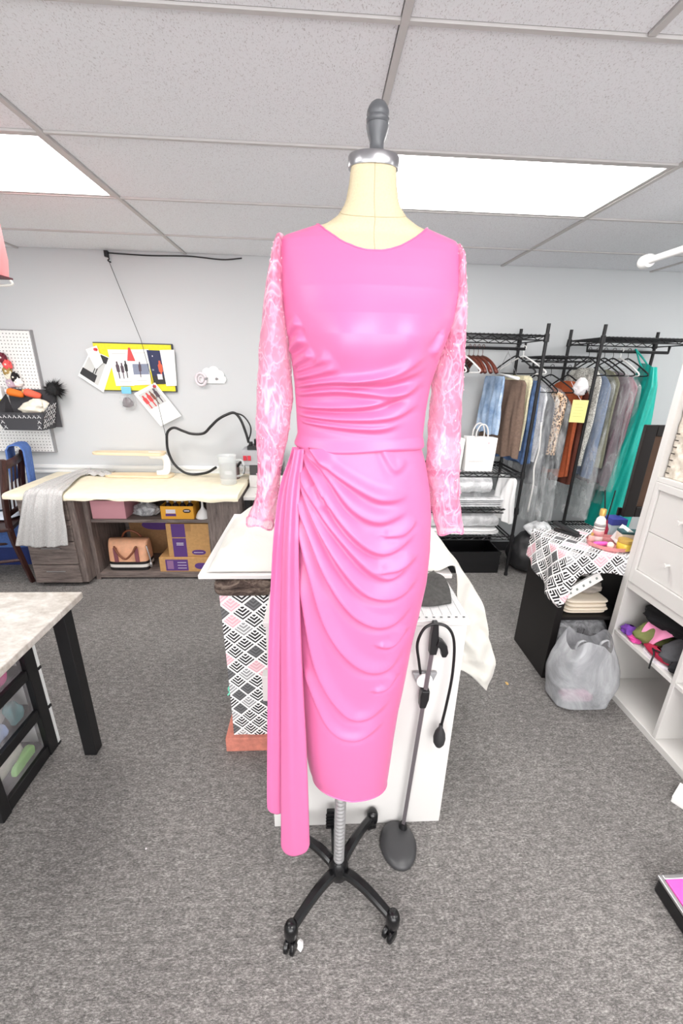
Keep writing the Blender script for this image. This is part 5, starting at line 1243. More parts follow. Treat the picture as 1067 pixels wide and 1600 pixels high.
hanger('black', 1.50, 1.825, 'black hanger holding the cream trousers', 0.35); hanger('white', 1.555, 1.825, 'tall white hanger at the right end of the first rack', 0.5)
# joining shelf: covered clothes (bar at 1.695)
for k, (x, lb) in enumerate(((1.665, 'black hanger over the clear covered white top'), (1.700, 'second black hanger over the clear covered white top'), (1.80, 'black hanger over the leopard print top'))): hanger('black', x, 1.695, lb, 0.45 if k == 2 else 0.3)
t = hung('covered_white_top', 'white top with long sash under a clear plastic cover', 'top', cloth('white_chiffon', (224, 224, 226)), 1.675, 0.98, 1.55, 0.17, 0.022, 0.5, 0.8, 5, shoulder=0.08, extra=1); film(t, 1.675, 0.50, 1.60, 0.20, 0.040, 2)
m = MB(); m.tube(spline([(1.690, 3.10, 1.30), (1.70, 3.08, 1.10), (1.685, 3.075, 0.95), (1.70, 3.07, 0.80), (1.695, 3.07, 0.58)], 30), 0.012, 6, flat=0.3); m.build('sash', WHITE, t, smooth=True)
t = hung('dark_covered_dress', 'dark grey dress in a clear cover behind the white top', 'dress', cloth('charcoal_cloth', (72, 72, 78)), 1.735, 0.78, 1.52, 0.17, 0.020, 0.4, 0.9, 6, extra=1); film(t, 1.735, 0.46, 1.575, 0.20, 0.034, 4)
t = hung('leopard_top', 'leopard print top under clear plastic in the middle of the racks', 'top', MATS['leopard_print'], 1.80, 1.03, 1.52, 0.19, 0.030, 0.6, 0.85, 7, shoulder=0.05, extra=1); film(t, 1.805, 0.50, 1.56, 0.22, 0.044, 6)
t = hung('black_covered_skirt', 'black skirt in plastic behind the yellow note', 'skirt', cloth('black_cloth', (34, 32, 36)), 1.865, 0.92, 1.50, 0.17, 0.018, 0.5, 1.0, 8, extra=1)
hung('rust_dress', 'rust orange dress with a white collar scrap left of the lace dress', 'dress', cloth('rust_cloth', (172, 86, 50)), 1.945, 0.86, 1.60, 0.16, 0.026, 0.35, 1.1, 9)
m = MB(); m.grid(bag_blob(1.955, 3.12, 1.50, 0.05, 0.05, 0.13, 2, amp=0.2), closeu=True); tag(m.build('tissue_scrap', M('tissue', (236, 232, 234), 0.7), smooth=True), 'crumpled white tissue pinned to the rust dress', 'tissue')
nt = thing('yellow_note', 'pale yellow paper note hanging in front of the black skirt', 'note', (1.93, 3.05, 1.31))
m = MB(); m.T = Matrix.Translation((1.93, 3.045, 1.39)) @ Matrix.Rotation(-0.35, 4, 'Z'); m.box(-0.052, 0.052, -0.0006, 0.0006, -0.082, 0.082); m.build('sheet', M('yellow_paper', (232, 230, 150), 0.7), nt)
m = MB(); m.tube([(1.93, 3.045, 1.47), (1.90, 3.07, 1.52), (1.86, 3.10, 1.60)], 0.0015, 4); m.build('string', WPR, nt)
m = MB(); m.T = Matrix.Translation((1.93, 3.045, 1.39)) @ Matrix.Rotation(-0.35, 4, 'Z')
for k in range(5): m.box(-0.035, 0.03-0.01*(k % 2), -0.0012, -0.0007, 0.05-0.022*k, 0.052-0.022*k)
m.build('writing', M('faint_ink', (196, 194, 120), 0.8), nt)
hanger('black', 1.94, 1.695, 'black hanger with the grey cover at the end of the joining bar', 0.2)
hung('chestnut_dress', 'dark chestnut dress between the rust and the lace dresses', 'dress', cloth('chestnut_cloth', (104, 58, 46)), 2.0, 0.80, 1.58, 0.17, 0.02, 0.35, 1.0, 16)
# second rack (bar at 1.825)
hung('lace_dress', 'off white speckled lace dress at the left of the second rack', 'dress', MATS['speckled_lace'], 2.065, 0.96, 1.70, 0.17, 0.028, 0.4, 0.85, 10)
t = hung('blue_grey_dress', 'blue grey dress in clear plastic beside the lace dress', 'dress', cloth('blue_grey_cloth', (118, 134, 160)), 2.135, 0.86, 1.66, 0.18, 0.022, 0.4, 1.0, 11, extra=1); film(t, 2.13, 0.52, 1.70, 0.21, 0.050, 8)
t = hung('olive_covered_dress', 'olive grey dress in plastic in the middle of the second rack', 'dress', cloth('olive_grey_cloth', (126, 126, 108)), 2.20, 0.95, 1.69, 0.18, 0.022, 0.35, 1.0, 12, extra=1)
t = hung('mauve_covered_dress', 'dark mauve dress in shiny plastic beside the teal gown', 'dress', cloth('mauve_cloth', (112, 96, 104)), 2.275, 0.80, 1.68, 0.19, 0.034, 0.35, 1.05, 13, extra=1); film(t, 2.27, 0.76, 1.72, 0.22, 0.060, 10)
t = hung('rose_covered_dress', 'dusty rose dress edge in plastic left of the teal gown', 'dress', cloth('rose_cloth', (178, 116, 132)), 2.345, 0.82, 1.66, 0.18, 0.020, 0.35, 1.0, 14, extra=1); film(t, 2.34, 0.62, 1.70, 0.21, 0.035, 12)
for k, x in enumerate((2.075, 2.14, 2.20, 2.27, 2.33, 2.39)): hanger(('black', 'white')[k == 4], x, 1.825, 'hanger on the second rack, %s from its left post' % ORDW[k], (0.1, 0.3, 0.2, 0.25, 0.1, 0.15)[k], 'hangers on the second rack')
def teal():
    t = NT('teal_satin'); t.col((16, 172, 158)); t.set(Roughness=0.35); t.bump(t.noise(t.coord(), 8, 4, 0.6, 1.5), 0.35, 0.02)
teal()
tg = thing('teal_gown', 'bright teal satin gown hanging at the right end of the racks', 'gown', (2.45, 3.2, 0.40))
P = []
for j in range(70):
    v = j/69; z = 1.715-1.30*v; hw = 0.105+0.06*min(1, v/0.10)+0.08*v; row = []
    for i in range(80):
        a = 2*PI*i/80; c, s = math.cos(a), math.sin(a); g = min(1, 0.2+v*1.5)
        dx = 0.030+0.085*min(1, v*1.2)
        xx = dx*np.sign(s)*abs(s)**0.7; yy = hw*np.sign(c)*abs(c)**0.8
        rp = 0.016*g*math.sin(a*7+v*4)+0.010*g*math.sin(a*13-v*7)
        row.append((2.505-0.05*v+(xx+rp*s)*1.0+0.25*yy, 3.20+yy+rp*c-0.02*v, z+(0.05*max(0, c*0.3-s*0.5) if v < 0.05 else 0)))
    P.append(row)
m = MB(); m.grid(P, closev=True); m.build('skirt', MATS['teal_satin'], tg, smooth=True)
for sx in (0.0, 0.05):
    m = MB(); m.tube(spline([(2.45+sx, 3.17, 1.69), (2.44+sx, 3.22, 1.75), (2.44, 3.285, 1.838), (2.445, 3.30, 1.835)], 18), 0.006, 6); m.build('strap', MATS['teal_satin'], tg, smooth=True)
# ---- things on the first rack's shelves
def paper_bag(label, x0, x1, y0, y1, z, h, handles=True, mark=False):
    t = thing('paper_bag', label, 'paper bag', ((x0+x1)/2, (y0+y1)/2, z), 'white paper bags on the rack')
    m = MB(); q = 0.02; rings = [[(x0+0.005, y0+0.005, z), (x1-0.005, y0+0.005, z), (x1-0.005, y1-0.005, z), (x0+0.005, y1-0.005, z)], [(x0, y0, z+h*0.5), (x1, y0, z+h*0.5), (x1-0.01, y1, z+h*0.5), (x0+0.01, y1, z+h*0.5)], [(x0, y0+q, z+h), (x1+0.012, y0+q, z+h*0.985), (x1+0.005, y1-q, z+h*0.985), (x0, y1-q, z+h)]]
    m.loft(rings); m.build('bag_body', M('bag_paper', (240, 238, 236), 0.75, grain=0.02, gscale=9, bump=0.25), t)
    if handles:
        cx = (x0+x1)/2
        for yy in (y0+q+0.002, y1-q-0.002):
            m = MB(); m.tube(spline([(cx-0.045, yy, z+h-0.03), (cx-0.045, yy, z+h+0.04), (cx-0.02, yy, z+h+0.092), (cx+0.02, yy, z+h+0.092), (cx+0.045, yy, z+h+0.04), (cx+0.045, yy, z+h-0.03)], 36), 0.006, 6); m.build('handle', WHITE, t, smooth=True)
    if mark: MB().box(cx+0.055, cx+0.063, y0+0.013, y0+0.0145, z+h*0.72, z+h*0.86).build('print_mark', M('mark_pink', (226, 160, 168), 0.7), t)
    box('fold_shade', M('bag_shadow', (222, 220, 218), 0.8), (x0+(x1-x0)*0.12, x0+(x1-x0)*0.62, y0-0.0012, y0-0.0004, z+h*0.30, z+h*0.33), t, 0)  # shade of a fold, painted as a slightly darker strip
paper_bag('white paper shopping bag with twisted handles on the upper rack shelf', 1.135, 1.365, 3.10, 3.22, 0.909, 0.265, True, True)
paper_bag('plain white paper bag standing behind the right sleeve', 0.90, 1.12, 3.13, 3.24, 0.909, 0.25, False)
def roll(label, x0, x1, y, z, r, mat, sag=False, nm='film_roll'):
    t = thing(nm, label, 'film roll', ((x0+x1)/2, y, z), 'rolls of film under the rack shelves'); m = MB(); rings = []
    for k in range(24):
        u = k/23; rr_ = r*(1+0.05*math.sin(u*23)+0.03*math.sin(u*51)); rings.append([(x0+(x1-x0)*u, y+rr_*math.cos(2*PI*q/20), z+rr_*math.sin(2*PI*q/20)) for q in range(20)])
    m.loft(rings); m.build('roll', mat, t, smooth=True, auto=60)
    return t
FILMW = sheer('white_film', (226, 228, 230), (0.72, 0.95), 0.16, 0.8, 10, (248, 248, 250), 0.5)
t = roll('thick roll of glossy clear film hung under the upper shelf', 0.90, 1.38, 3.16, 0.790, 0.066, FILMW)
for xx in (0.92, 1.36): m = MB(); m.tube([(xx, 3.16, 0.79), (xx, 3.16, 0.868)], 0.004, 6); m.build('hook', RK, t)
m = MB(); P = [[(0.95+0.36*u, 3.095+0.01*math.sin(u*20)+0.02*v, 0.79-0.165*v) for v in np.linspace(0, 1, 12)] for u in np.linspace(0, 1, 40)]; m.grid(P); m.build('hanging_sheet', CLEAR, t, smooth=True)
def pile(label, x0, x1, y0, y1, z, n, th, mat, nm='folded_stack', cat='linen', jit=0.01, grp='white stacks on the rack shelves'):
    t = thing(nm, label, cat, ((x0+x1)/2, (y0+y1)/2, z), grp)
    for k in range(n):
        m = MB(); a, b, c, d_ = x0+rnd.uniform(0, jit), x1-rnd.uniform(0, jit*2), y0+rnd.uniform(0, jit), y1-rnd.uniform(0, jit)
        m.grid(pillow(a, b, c, d_, z+k*th+0.0006, z+(k+1)*th, 0.002, 28, 26, k), closeu=True); m.build('fold', mat, t, smooth=True)
LIN = M('white_linen', (238, 238, 238), 0.7, bump=0.2)
pile('white folded linen in plastic on the middle rack shelf', 0.85, 1.54, 3.09, 3.45, 0.609, 4, 0.018, FILMW)
roll('wide bundle of clear plastic under the middle rack shelf', 0.88, 1.50, 3.20, 0.470, 0.060, FILMW, nm='plastic_bundle')
pile('flat stack of white sheets on the lowest rack shelf', 0.84, 1.52, 3.09, 3.47, 0.369, 3, 0.012, LIN)
t = thing('storage_crate', 'black low crate on the floor under the first rack', 'crate', (1.18, 3.28, 0))
m = MB(); m.box(0.80, 1.55, 3.12, 3.13, 0, 0.20).box(0.80, 1.55, 3.44, 3.45, 0, 0.20).box(0.80, 0.81, 3.1305, 3.4395, 0, 0.20).box(1.54, 1.55, 3.1305, 3.4395, 0, 0.20).box(0.8105, 1.5395, 3.1305, 3.4395, 0, 0.01); m.build('shell', BPL, t)
m = MB(); m.box(0.795, 1.555, 3.115, 3.119, 0.17, 0.20).box(0.795, 1.555, 3.115, 3.119, 0.08, 0.10); m.build('rim', BPL, t)
t = hung('white_hanging_cloth', 'long white cloth in plastic at the right end of the lower rack shelves', 'cloth', LIN, 1.515, 0.50, 0.86, 0.10, 0.030, 0.8, 1.2, 15, yc=3.14, shoulder=0.03, extra=1)
m = MB(); m.tube([(1.515, 3.0935, 0.853), (1.515, 3.0935, 0.885)], 0.003, 6); m.build('clip', RK, t)
m = MB(); m.grid(bag_blob(1.815, 3.20, 0.0, 0.15, 0.16, 0.36, 6, amp=0.10), closeu=True); tag(m.build('dark_storage_bag', M('dark_bag', (52, 52, 54), 0.5, bump=0.3), smooth=True), 'dark bulging bag on the floor below the covered clothes', 'bag')
m = MB(); m.grid(bag_blob(1.84, 3.12, 0.42, 0.10, 0.08, 0.12, 13, amp=0.25), closeu=True)
m2 = m.build('loose_film', FILMW, smooth=True); m2.location.z -= 0.055; tag(m2, 'crumpled shiny film lying on the dark bag', 'plastic film')

# ================================================================== black cube shelf with printed cloth
BKM = M('black_brown', (20, 17, 17), 0.4)
cs = thing('black_cube_shelf', 'black open cube shelf under the printed cloth', 'shelf', (1.49, 2.02, 0))
for nm, dm in (('side_panel', (1.275, 1.313, 1.84, 2.195, 0, 0.728)), ('side_panel', (1.677, 1.715, 1.84, 2.195, 0, 0.728)), ('top_panel', (1.275, 1.715, 1.84, 2.195, 0.7285, 0.768)), ('shelf', (1.3135, 1.6765, 1.842, 2.195, 0.385, 0.405)), ('bottom_panel', (1.3135, 1.6765, 1.842, 2.195, 0.02, 0.05)), ('back_panel', (1.3135, 1.6765, 2.18, 2.19, 0.0505, 0.3845))):
    box(nm, BKM, dm, cs, 0.002)
def tablecloth():
    m = MB(); zt = 0.7725; xa, xb, ya, yb = 1.268, 1.722, 1.832, 2.205
    N = 40
    def zt_(x, y): return zt+0.0022*math.sin(x*31+y*17)+0.0022
    top = [[(xa+(xb-xa)*i/N, ya+(yb-ya)*j/N, zt_(xa+(xb-xa)*i/N, ya+(yb-ya)*j/N)) for j in range(N+1)] for i in range(N+1)]
    m.grid(top, uv=[[(p[0], p[1]) for p in r] for r in top])
    # left flap, longest at the front corner
    P = []; UV = []
    for j in range(N+1):
        y = ya+(yb-ya)*j/N; L = 0.175+0.115*(1-j/N)**1.3; row = []; ur = []
        for k in range(21):
            d_ = L*k/20; fl_ = min(1, d_/0.03); rip = 0.012*math.sin(y*34)*d_/0.2
            row.append((xa-0.004*fl_-0.07*d_-rip, y-0.10*max(0, 1-j/8)*d_, zt_(xa, y)-d_*0.985)); ur.append((xa-d_, y))
        P.append(row); UV.append(ur)
    m.grid(P, uv=UV)
    P2 = []; UV = []
    for i in range(N+1):
        x = xa+(xb-xa)*i/N; L = 0.29*math.exp(-((x-xa)/0.045)**2)+0.098*(1-math.exp(-((x-xa)/0.045)**2))+0.006*math.sin(x*25); row = []; ur = []
        for k in range(21):
            d_ = L*k/20; rip = 0.008*math.sin(x*40)*d_/0.1
            if i == 0: row.append(P[0][k]); ur.append((xa, ya-d_)); continue
            row.append((x-0.07*d_*max(0, 1-i/6), ya-0.004*min(1, d_/0.03)-0.05*d_-rip, zt_(x, ya)-d_*0.99)); ur.append((x, ya-d_))
        P2.append(row); UV.append(ur)
    m.grid(P2, uv=UV)
    o = m.build('printed_cloth', PAT2, smooth=True, solid=0.0015); tag(o, 'cloth with black white and pink chevron diamonds draped over the black shelf', 'tablecloth')
tablecloth()
ZT = 0.7785
st_ = thing('stapler', 'small black stapler on the printed cloth', 'stapler', (1.44, 2.10, ZT))
m = MB(); m.T = Matrix.Translation((1.43, 2.13, ZT)) @ Matrix.Rotation(-0.9, 4, 'Z'); m.box(-0.07, 0.07, -0.016, 0.016, 0.0, 0.014); m.build('base', BPL, st_, bevel=0.004)
m = MB(); m.T = Matrix.Translation((1.43, 2.13, ZT+0.0165)) @ Matrix.Rotation(-0.9, 4, 'Z') @ Matrix.Rotation(0.22, 4, 'Y'); m.box(-0.085, 0.062, -0.017, 0.017, 0.0, 0.022); m.build('arm', BPL, st_, bevel=0.006)
tr = thing('vanity_tray', 'rose coloured oval tray on the printed cloth', 'tray', (1.56, 1.96, ZT))
m = MB(); rings = []
for r, z in ((0.92, 0.0), (1.0, 0.002), (1.04, 0.022), (1.02, 0.023), (0.96, 0.006), (0.01, 0.005)): rings.append([(1.575+0.115*r*math.cos(2*PI*k/48), 1.965+0.10*r*math.sin(2*PI*k/48), ZT+z) for k in range(48)])
m.loft(rings); m.build('tray_body', sheer('rose_glass', (224, 150, 150), (0.55, 0.75), 0.1, 0.6, 6), tr, smooth=True, auto=50)
zt = ZT+0.0065
lb_ = thing('lotion_bottle', 'white lotion bottle with gold cap on the tray', 'bottle', (1.535, 2.02, zt))
m = MB(); m.lathe([(0, 0), (0.026, 0), (0.028, 0.004), (0.026, 0.10), (0.022, 0.125), (0.012, 0.138), (0.012, 0.145), (0, 0.145)], (1.535, 2.02, zt), 24); m.build('bottle_body', M('bottle_white', (238, 232, 226), 0.3), lb_, smooth=True, auto=50)
m = MB(); m.lathe([(0, 0.1455), (0.016, 0.1455), (0.016, 0.178), (0.013, 0.182), (0, 0.182)], (1.535, 2.02, zt), 20); m.build('cap', M('gold_cap', (206, 168, 96), 0.35, 0.4), lb_, smooth=True, auto=50)
for k, (a, b) in enumerate(((0.03, 0.06), (0.068, 0.075), (0.084, 0.10))): MB().lathe([(0.0288-0.0001*b*100*0.1, a), (0.0286-0.0006*b*10, b)], (1.535, 2.02, zt), 24).build('label_print', M('label_rose', (206, 150, 150), 0.5) if k == 0 else M('label_grey', (150, 146, 146), 0.5), lb_, smooth=True)
rd = thing('reed_diffuser', 'reed diffuser with two dark sticks and a red bottle behind the lotion', 'diffuser', (1.62, 2.06, ZT))
m = MB(); m.lathe([(0, 0), (0.020, 0), (0.022, 0.05), (0.012, 0.075), (0.009, 0.095), (0.009, 0.10), (0, 0.10)], (1.615, 2.085, ZT), 18); m.build('bottle_body', M('wine_red', (150, 30, 60), 0.25), rd, smooth=True, auto=50)
for dx, dy in ((-0.05, 0.0), (0.005, -0.005)):
    m = MB(); m.tube([(1.615, 2.085, ZT+0.06), (1.615+dx, 2.085+dy, ZT+0.275)], 0.0035, 6); m.build('reed', BPL, rd)
cd_ = thing('card_box', 'white and teal box of cards leaning on the tray', 'box', (1.64, 1.95, zt))
m = MB(); m.T = Matrix.Translation((1.62, 1.985, zt+0.004)) @ Matrix.Rotation(-0.25, 4, 'Z') @ Matrix.Rotation(0.45, 4, 'Y'); m.box(-0.012, 0.012, -0.045, 0.045, 0.0, 0.095); m.build('card', PAP, cd_, bevel=0.001)
m = MB(); m.T = Matrix.Translation((1.655, 1.955, zt)) @ Matrix.Rotation(-0.2, 4, 'Z'); m.box(-0.045, 0.06, -0.03, 0.03, 0.0, 0.068); m.build('carton_body', M('cream_card', (232, 222, 206), 0.6), cd_, bevel=0.002)
m = MB(); m.T = Matrix.Translation((1.655, 1.955, zt)) @ Matrix.Rotation(-0.2, 4, 'Z'); m.box(-0.046, 0.061, -0.031, 0.031, 0.0685, 0.082); m.build('lid', M('dark_teal', (44, 84, 88), 0.5), cd_, bevel=0.002)
jr = thing('yellow_jar', 'small yellow jar at the front of the tray', 'jar', (1.60, 1.90, zt))
m = MB(); m.lathe([(0, 0), (0.032, 0), (0.035, 0.006), (0.035, 0.036), (0.031, 0.040), (0, 0.040)], (1.60, 1.895, zt), 28); m.build('jar_body', M('jar_yellow', (216, 186, 66), 0.3), jr, smooth=True, auto=50)
m = MB(); m.lathe([(0, 0.0402), (0.034, 0.0402), (0.035, 0.046), (0.034, 0.058), (0.028, 0.060), (0, 0.060)], (1.60, 1.895, zt), 28); m.build('lid', M('jar_gold', (198, 164, 84), 0.35, 0.3), jr, smooth=True, auto=50)
m = MB(); m.lathe([(0, 0.0), (0.008, 0.001), (0.015, 0.008), (0.0165, 0.0165), (0.015, 0.025), (0.008, 0.032), (0, 0.033)], (1.538, 1.912, zt), 20); tag(m.build('white_ball', M('pearl', (238, 232, 220), 0.3), smooth=True), 'little white ball on the tray beside the jar', 'ball')
m = MB(); m.grid(pillow(1.475, 1.555, 1.935, 1.965, zt, zt+0.018, 0.001), closeu=True); tag(m.build('pink_tube', M('hot_pink', (236, 96, 186), 0.35), smooth=True), 'hot pink cosmetic tube lying on the tray', 'tube')
pf = thing('perfume_bottle', 'tiny gold topped bottle at the left rim of the tray', 'bottle', (1.49, 2.0, zt))
m = MB(); m.box(1.478, 1.502, 1.99, 2.012, zt, zt+0.035); m.build('glass', M('blush_glass', (232, 190, 180), 0.15), pf, bevel=0.003)
m = MB(); m.lathe([(0, 0.0355), (0.007, 0.0355), (0.007, 0.05), (0, 0.05)], (1.49, 2.0, zt), 12); m.build('cap', M('gold_cap', (206, 168, 96)), pf, smooth=True, auto=40)
# framed picture behind, on a flat blue box
box_ = thing('blue_box', 'white and blue flat box under the dark picture frame', 'box', (1.72, 2.13, ZT))
box('carton_body', M('pale_blue_card', (190, 210, 216), 0.6), (1.655, 1.74, 2.085, 2.165, ZT, 0.845), box_, 0.002); box('lid', M('navy_card', (54, 64, 150), 0.5), (1.653, 1.742, 2.083, 2.167, 0.8455, 0.882), box_, 0.002)
fr_ = thing('picture_frame', 'dark brown picture frame standing behind the white shelf', 'picture frame', (1.93, 2.14, 0.885))
FRB = M('frame_brown', (34, 26, 24), 0.35)
for dm in ((1.735, 1.800, 2.12, 2.145, 0.884, 1.405), (1.8005, 2.10, 2.12, 2.145, 1.345, 1.405), (1.8005, 2.10, 2.12, 2.145, 0.884, 0.945)): box('frame_bar', FRB, dm, fr_, 0.004)
box('picture', M('sepia_print', (112, 84, 66), 0.6, grain=0.08, gscale=10), (1.8005, 2.10, 2.132, 2.140, 0.9455, 1.3445), fr_, 0)
box('stand_foot', FRB, (1.722, 1.742, 2.15, 2.162, 0.884, 0.93), fr_, 0.001)
box('prop_leg', FRB, (2.0, 2.03, 2.146, 2.17, 0.03, 0.90), fr_, 0.001)
# patterns and boards inside the cube
pile('stack of cream pattern boards in the black cube shelf', 1.335, 1.60, 1.85, 2.10, 0.406, 4, 0.022, M('cream_board', (226, 214, 196), 0.8), 'pattern_stack', 'paper stack', 0.02, 'papers in the black cube shelf')
hb_ = thing('punched_strip', 'white punched strip leaning on the pattern stack', 'strip', (1.46, 1.90, 0.495))
m = MB(); m.T = Matrix.Translation((1.345, 1.868, 0.500)) @ Matrix.Rotation(-0.62, 4, 'Y'); m.box(0, 0.205, 0, 0.012, 0, 0.058); m.build('strip', M('bag_paper', (240, 238, 236)), hb_, bevel=0.001)
m = MB(); m.T = Matrix.Translation((1.345, 1.868, 0.500)) @ Matrix.Rotation(-0.62, 4, 'Y')
for k in range(5): m.box(0.022+k*0.038, 0.032+k*0.038, -0.0012, -0.0002, 0.022, 0.036)
m.build('punched_mark', M('mark_grey', (130, 140, 134), 0.7), hb_)
m = MB(); m.grid(bag_blob(1.50, 2.0, 0.4955, 0.10, 0.09, 0.06, 6, amp=0.18), closeu=True); tag(m.build('grey_folded_cloth', M('taupe_cloth', (150, 142, 134), 0.85), smooth=True), 'crumpled taupe cloth on top of the pattern stack', 'cloth')
m = MB(); m.grid(bag_blob(1.40, 2.06, 0.515, 0.055, 0.06, 0.15, 2, amp=0.2), closeu=True); tag(m.build('teal_scrap', MATS['teal_satin'], smooth=True), 'teal satin scrap at the back of the black cube shelf', 'cloth')
m = MB(); m.grid(pillow(1.33, 1.66, 1.88, 2.15, 0.0505, 0.36, 0.004), closeu=True); tag(m.build('clear_bin', GB, smooth=True), 'translucent grey bundle in the lower black cube', 'bundle')

# floor bag
fb = thing('grey_plastic_bag', 'bulging translucent grey plastic bag on the floor by the black shelf', 'bag', (1.40, 1.68, 0))
def floor_bag():
    n, nz = 80, 44; P = []
    for i in range(n):
        a = 2*PI*i/n; c, s = math.cos(a), math.sin(a); row = []
        for j in range(nz):
            v = j/(nz-1); prof = (0.90+0.35*v)*(1-0.52*max(0, v-0.35)**1.3*1.6) if v > 0.03 else 0.70+6*v
            r = prof*(1+0.035*float(wob(c, s, v*2, 2.2, 2))+0.018*float(wob(c, s, v*2, 6, 6)))
            e = 0.62
            x = 0.165*np.sign(c)*abs(c)**e*r; y = 0.115*np.sign(s)*abs(s)**e*r
            z = 0.36*v*(1+0.10*math.sin(3*a+1)*v*v)
            row.append((1.385+x+0.01*v, 1.690+y+0.02*v, z))
        P.append(row)
    m = MB(); m.grid(P, closeu=True); m.add([c_[0] for c_ in P], [tuple(range(n-1, -1, -1))]); return m
FBG = sheer('floor_bag_film', (172, 174, 178), (0.62, 0.86), 0.25, 0.6, 4, (200, 202, 206), 0.35)
floor_bag().build('bag_body', FBG, fb, smooth=True)
for dx in (-0.07, 0.05):
    m = MB(); m.tube(spline([(1.385+dx-0.03, 1.65, 0.345), (1.385+dx-0.02, 1.65, 0.385), (1.385+dx+0.015, 1.655, 0.392), (1.385+dx+0.03, 1.66, 0.35)], 20), 0.008, 6, flat=0.4); m.build('handle', FBG, fb, smooth=True)
m = MB(); m.grid(pillow(1.255, 1.42, 1.605, 1.66, 0.045, 0.10, 0.006), closeu=True); m.build('pink_contents', M('contents_pink', (236, 160, 196), 0.8), fb, smooth=True)

# ================================================================== white shelving unit at the right edge
ks = thing('white_shelf_unit', 'tall white cube shelving unit at the right edge', 'shelving unit', (1.77, 1.40, 0))
xf, xbk = 1.58, 1.96
for nm, dm in (('side_panel', (xf, xbk, 1.788, 1.826, 0, 1.77)), ('divider', (xf+0.002, xbk, 1.388, 1.408, 0.0355, 1.7345)), ('side_panel', (xf, xbk, 0.972, 1.010, 0, 1.77)),
               ('top_panel', (xf, xbk, 1.0105, 1.7875, 1.735, 1.77)), ('bottom_panel', (xf, xbk, 1.0105, 1.7875, 0.0, 0.035)),
               ('shelf', (xf+0.002, xbk, 1.4085, 1.7875, 0.345, 0.366)), ('shelf', (xf+0.002, xbk, 1.4085, 1.7875, 0.622, 0.662)), ('shelf', (xf+0.002, xbk, 1.4085, 1.7875, 1.185, 1.207)),
               ('shelf', (xf+0.002, xbk, 1.0105, 1.3875, 0.345, 0.366)), ('shelf', (xf+0.002, xbk, 1.0105, 1.3875, 0.622, 0.662)), ('shelf', (xf+0.002, xbk, 1.0105, 1.3875, 1.185, 1.207)), ('back_panel', (xbk-0.006, xbk+0.002, 1.0105, 1.3875, 0.04, 1.73)), ('back_panel', (xbk-0.006, xbk+0.002, 1.4085, 1.7875, 0.04, 1.73))):
    box(nm, MEL, dm, ks, 0.002)
for nm, y0, y1 in (('far', 1.4115, 1.7845), ('near', 1.0135, 1.3845)):
    di = thing('drawer_insert', 'white two drawer insert in the shelving unit, the %s one' % ('farther' if nm == 'far' else 'nearer'), 'drawers', ((xf+xbk)/2, (y0+y1)/2, 0.6625), 'drawer inserts in the white shelf')
    m = MB(); m.box(xf-0.004, xbk-0.01, y0, y0+0.022, 0.6625, 1.184).box(xf-0.004, xbk-0.01, y1-0.022, y1, 0.6625, 1.184).box(xf-0.004, xbk-0.01, y0+0.022, y1-0.022, 1.150, 1.184).box(xf-0.004, xbk-0.01, y0+0.022, y1-0.022, 0.6625, 0.735); m.build('insert_frame', MEL, di, bevel=0.002)
    for z0, z1 in ((0.7365, 0.940), (0.9425, 1.1485)):
        dr = box('drawer', MEL, (xf+0.008, xf+0.024, y0+0.0235, y1-0.0235, z0, z1), di, 0.002)
        m = MB(); zc_ = (z0+z1)/2; yk = (y0+y1)/2; m.lathe([(0.006, 0.0075), (0.006, -0.012), (0.012, -0.015), (0.012, -0.022), (0, -0.022)], (xf, yk, zc_), 14, axis='x'); m.build('knob', MEL, dr, smooth=True, auto=40)
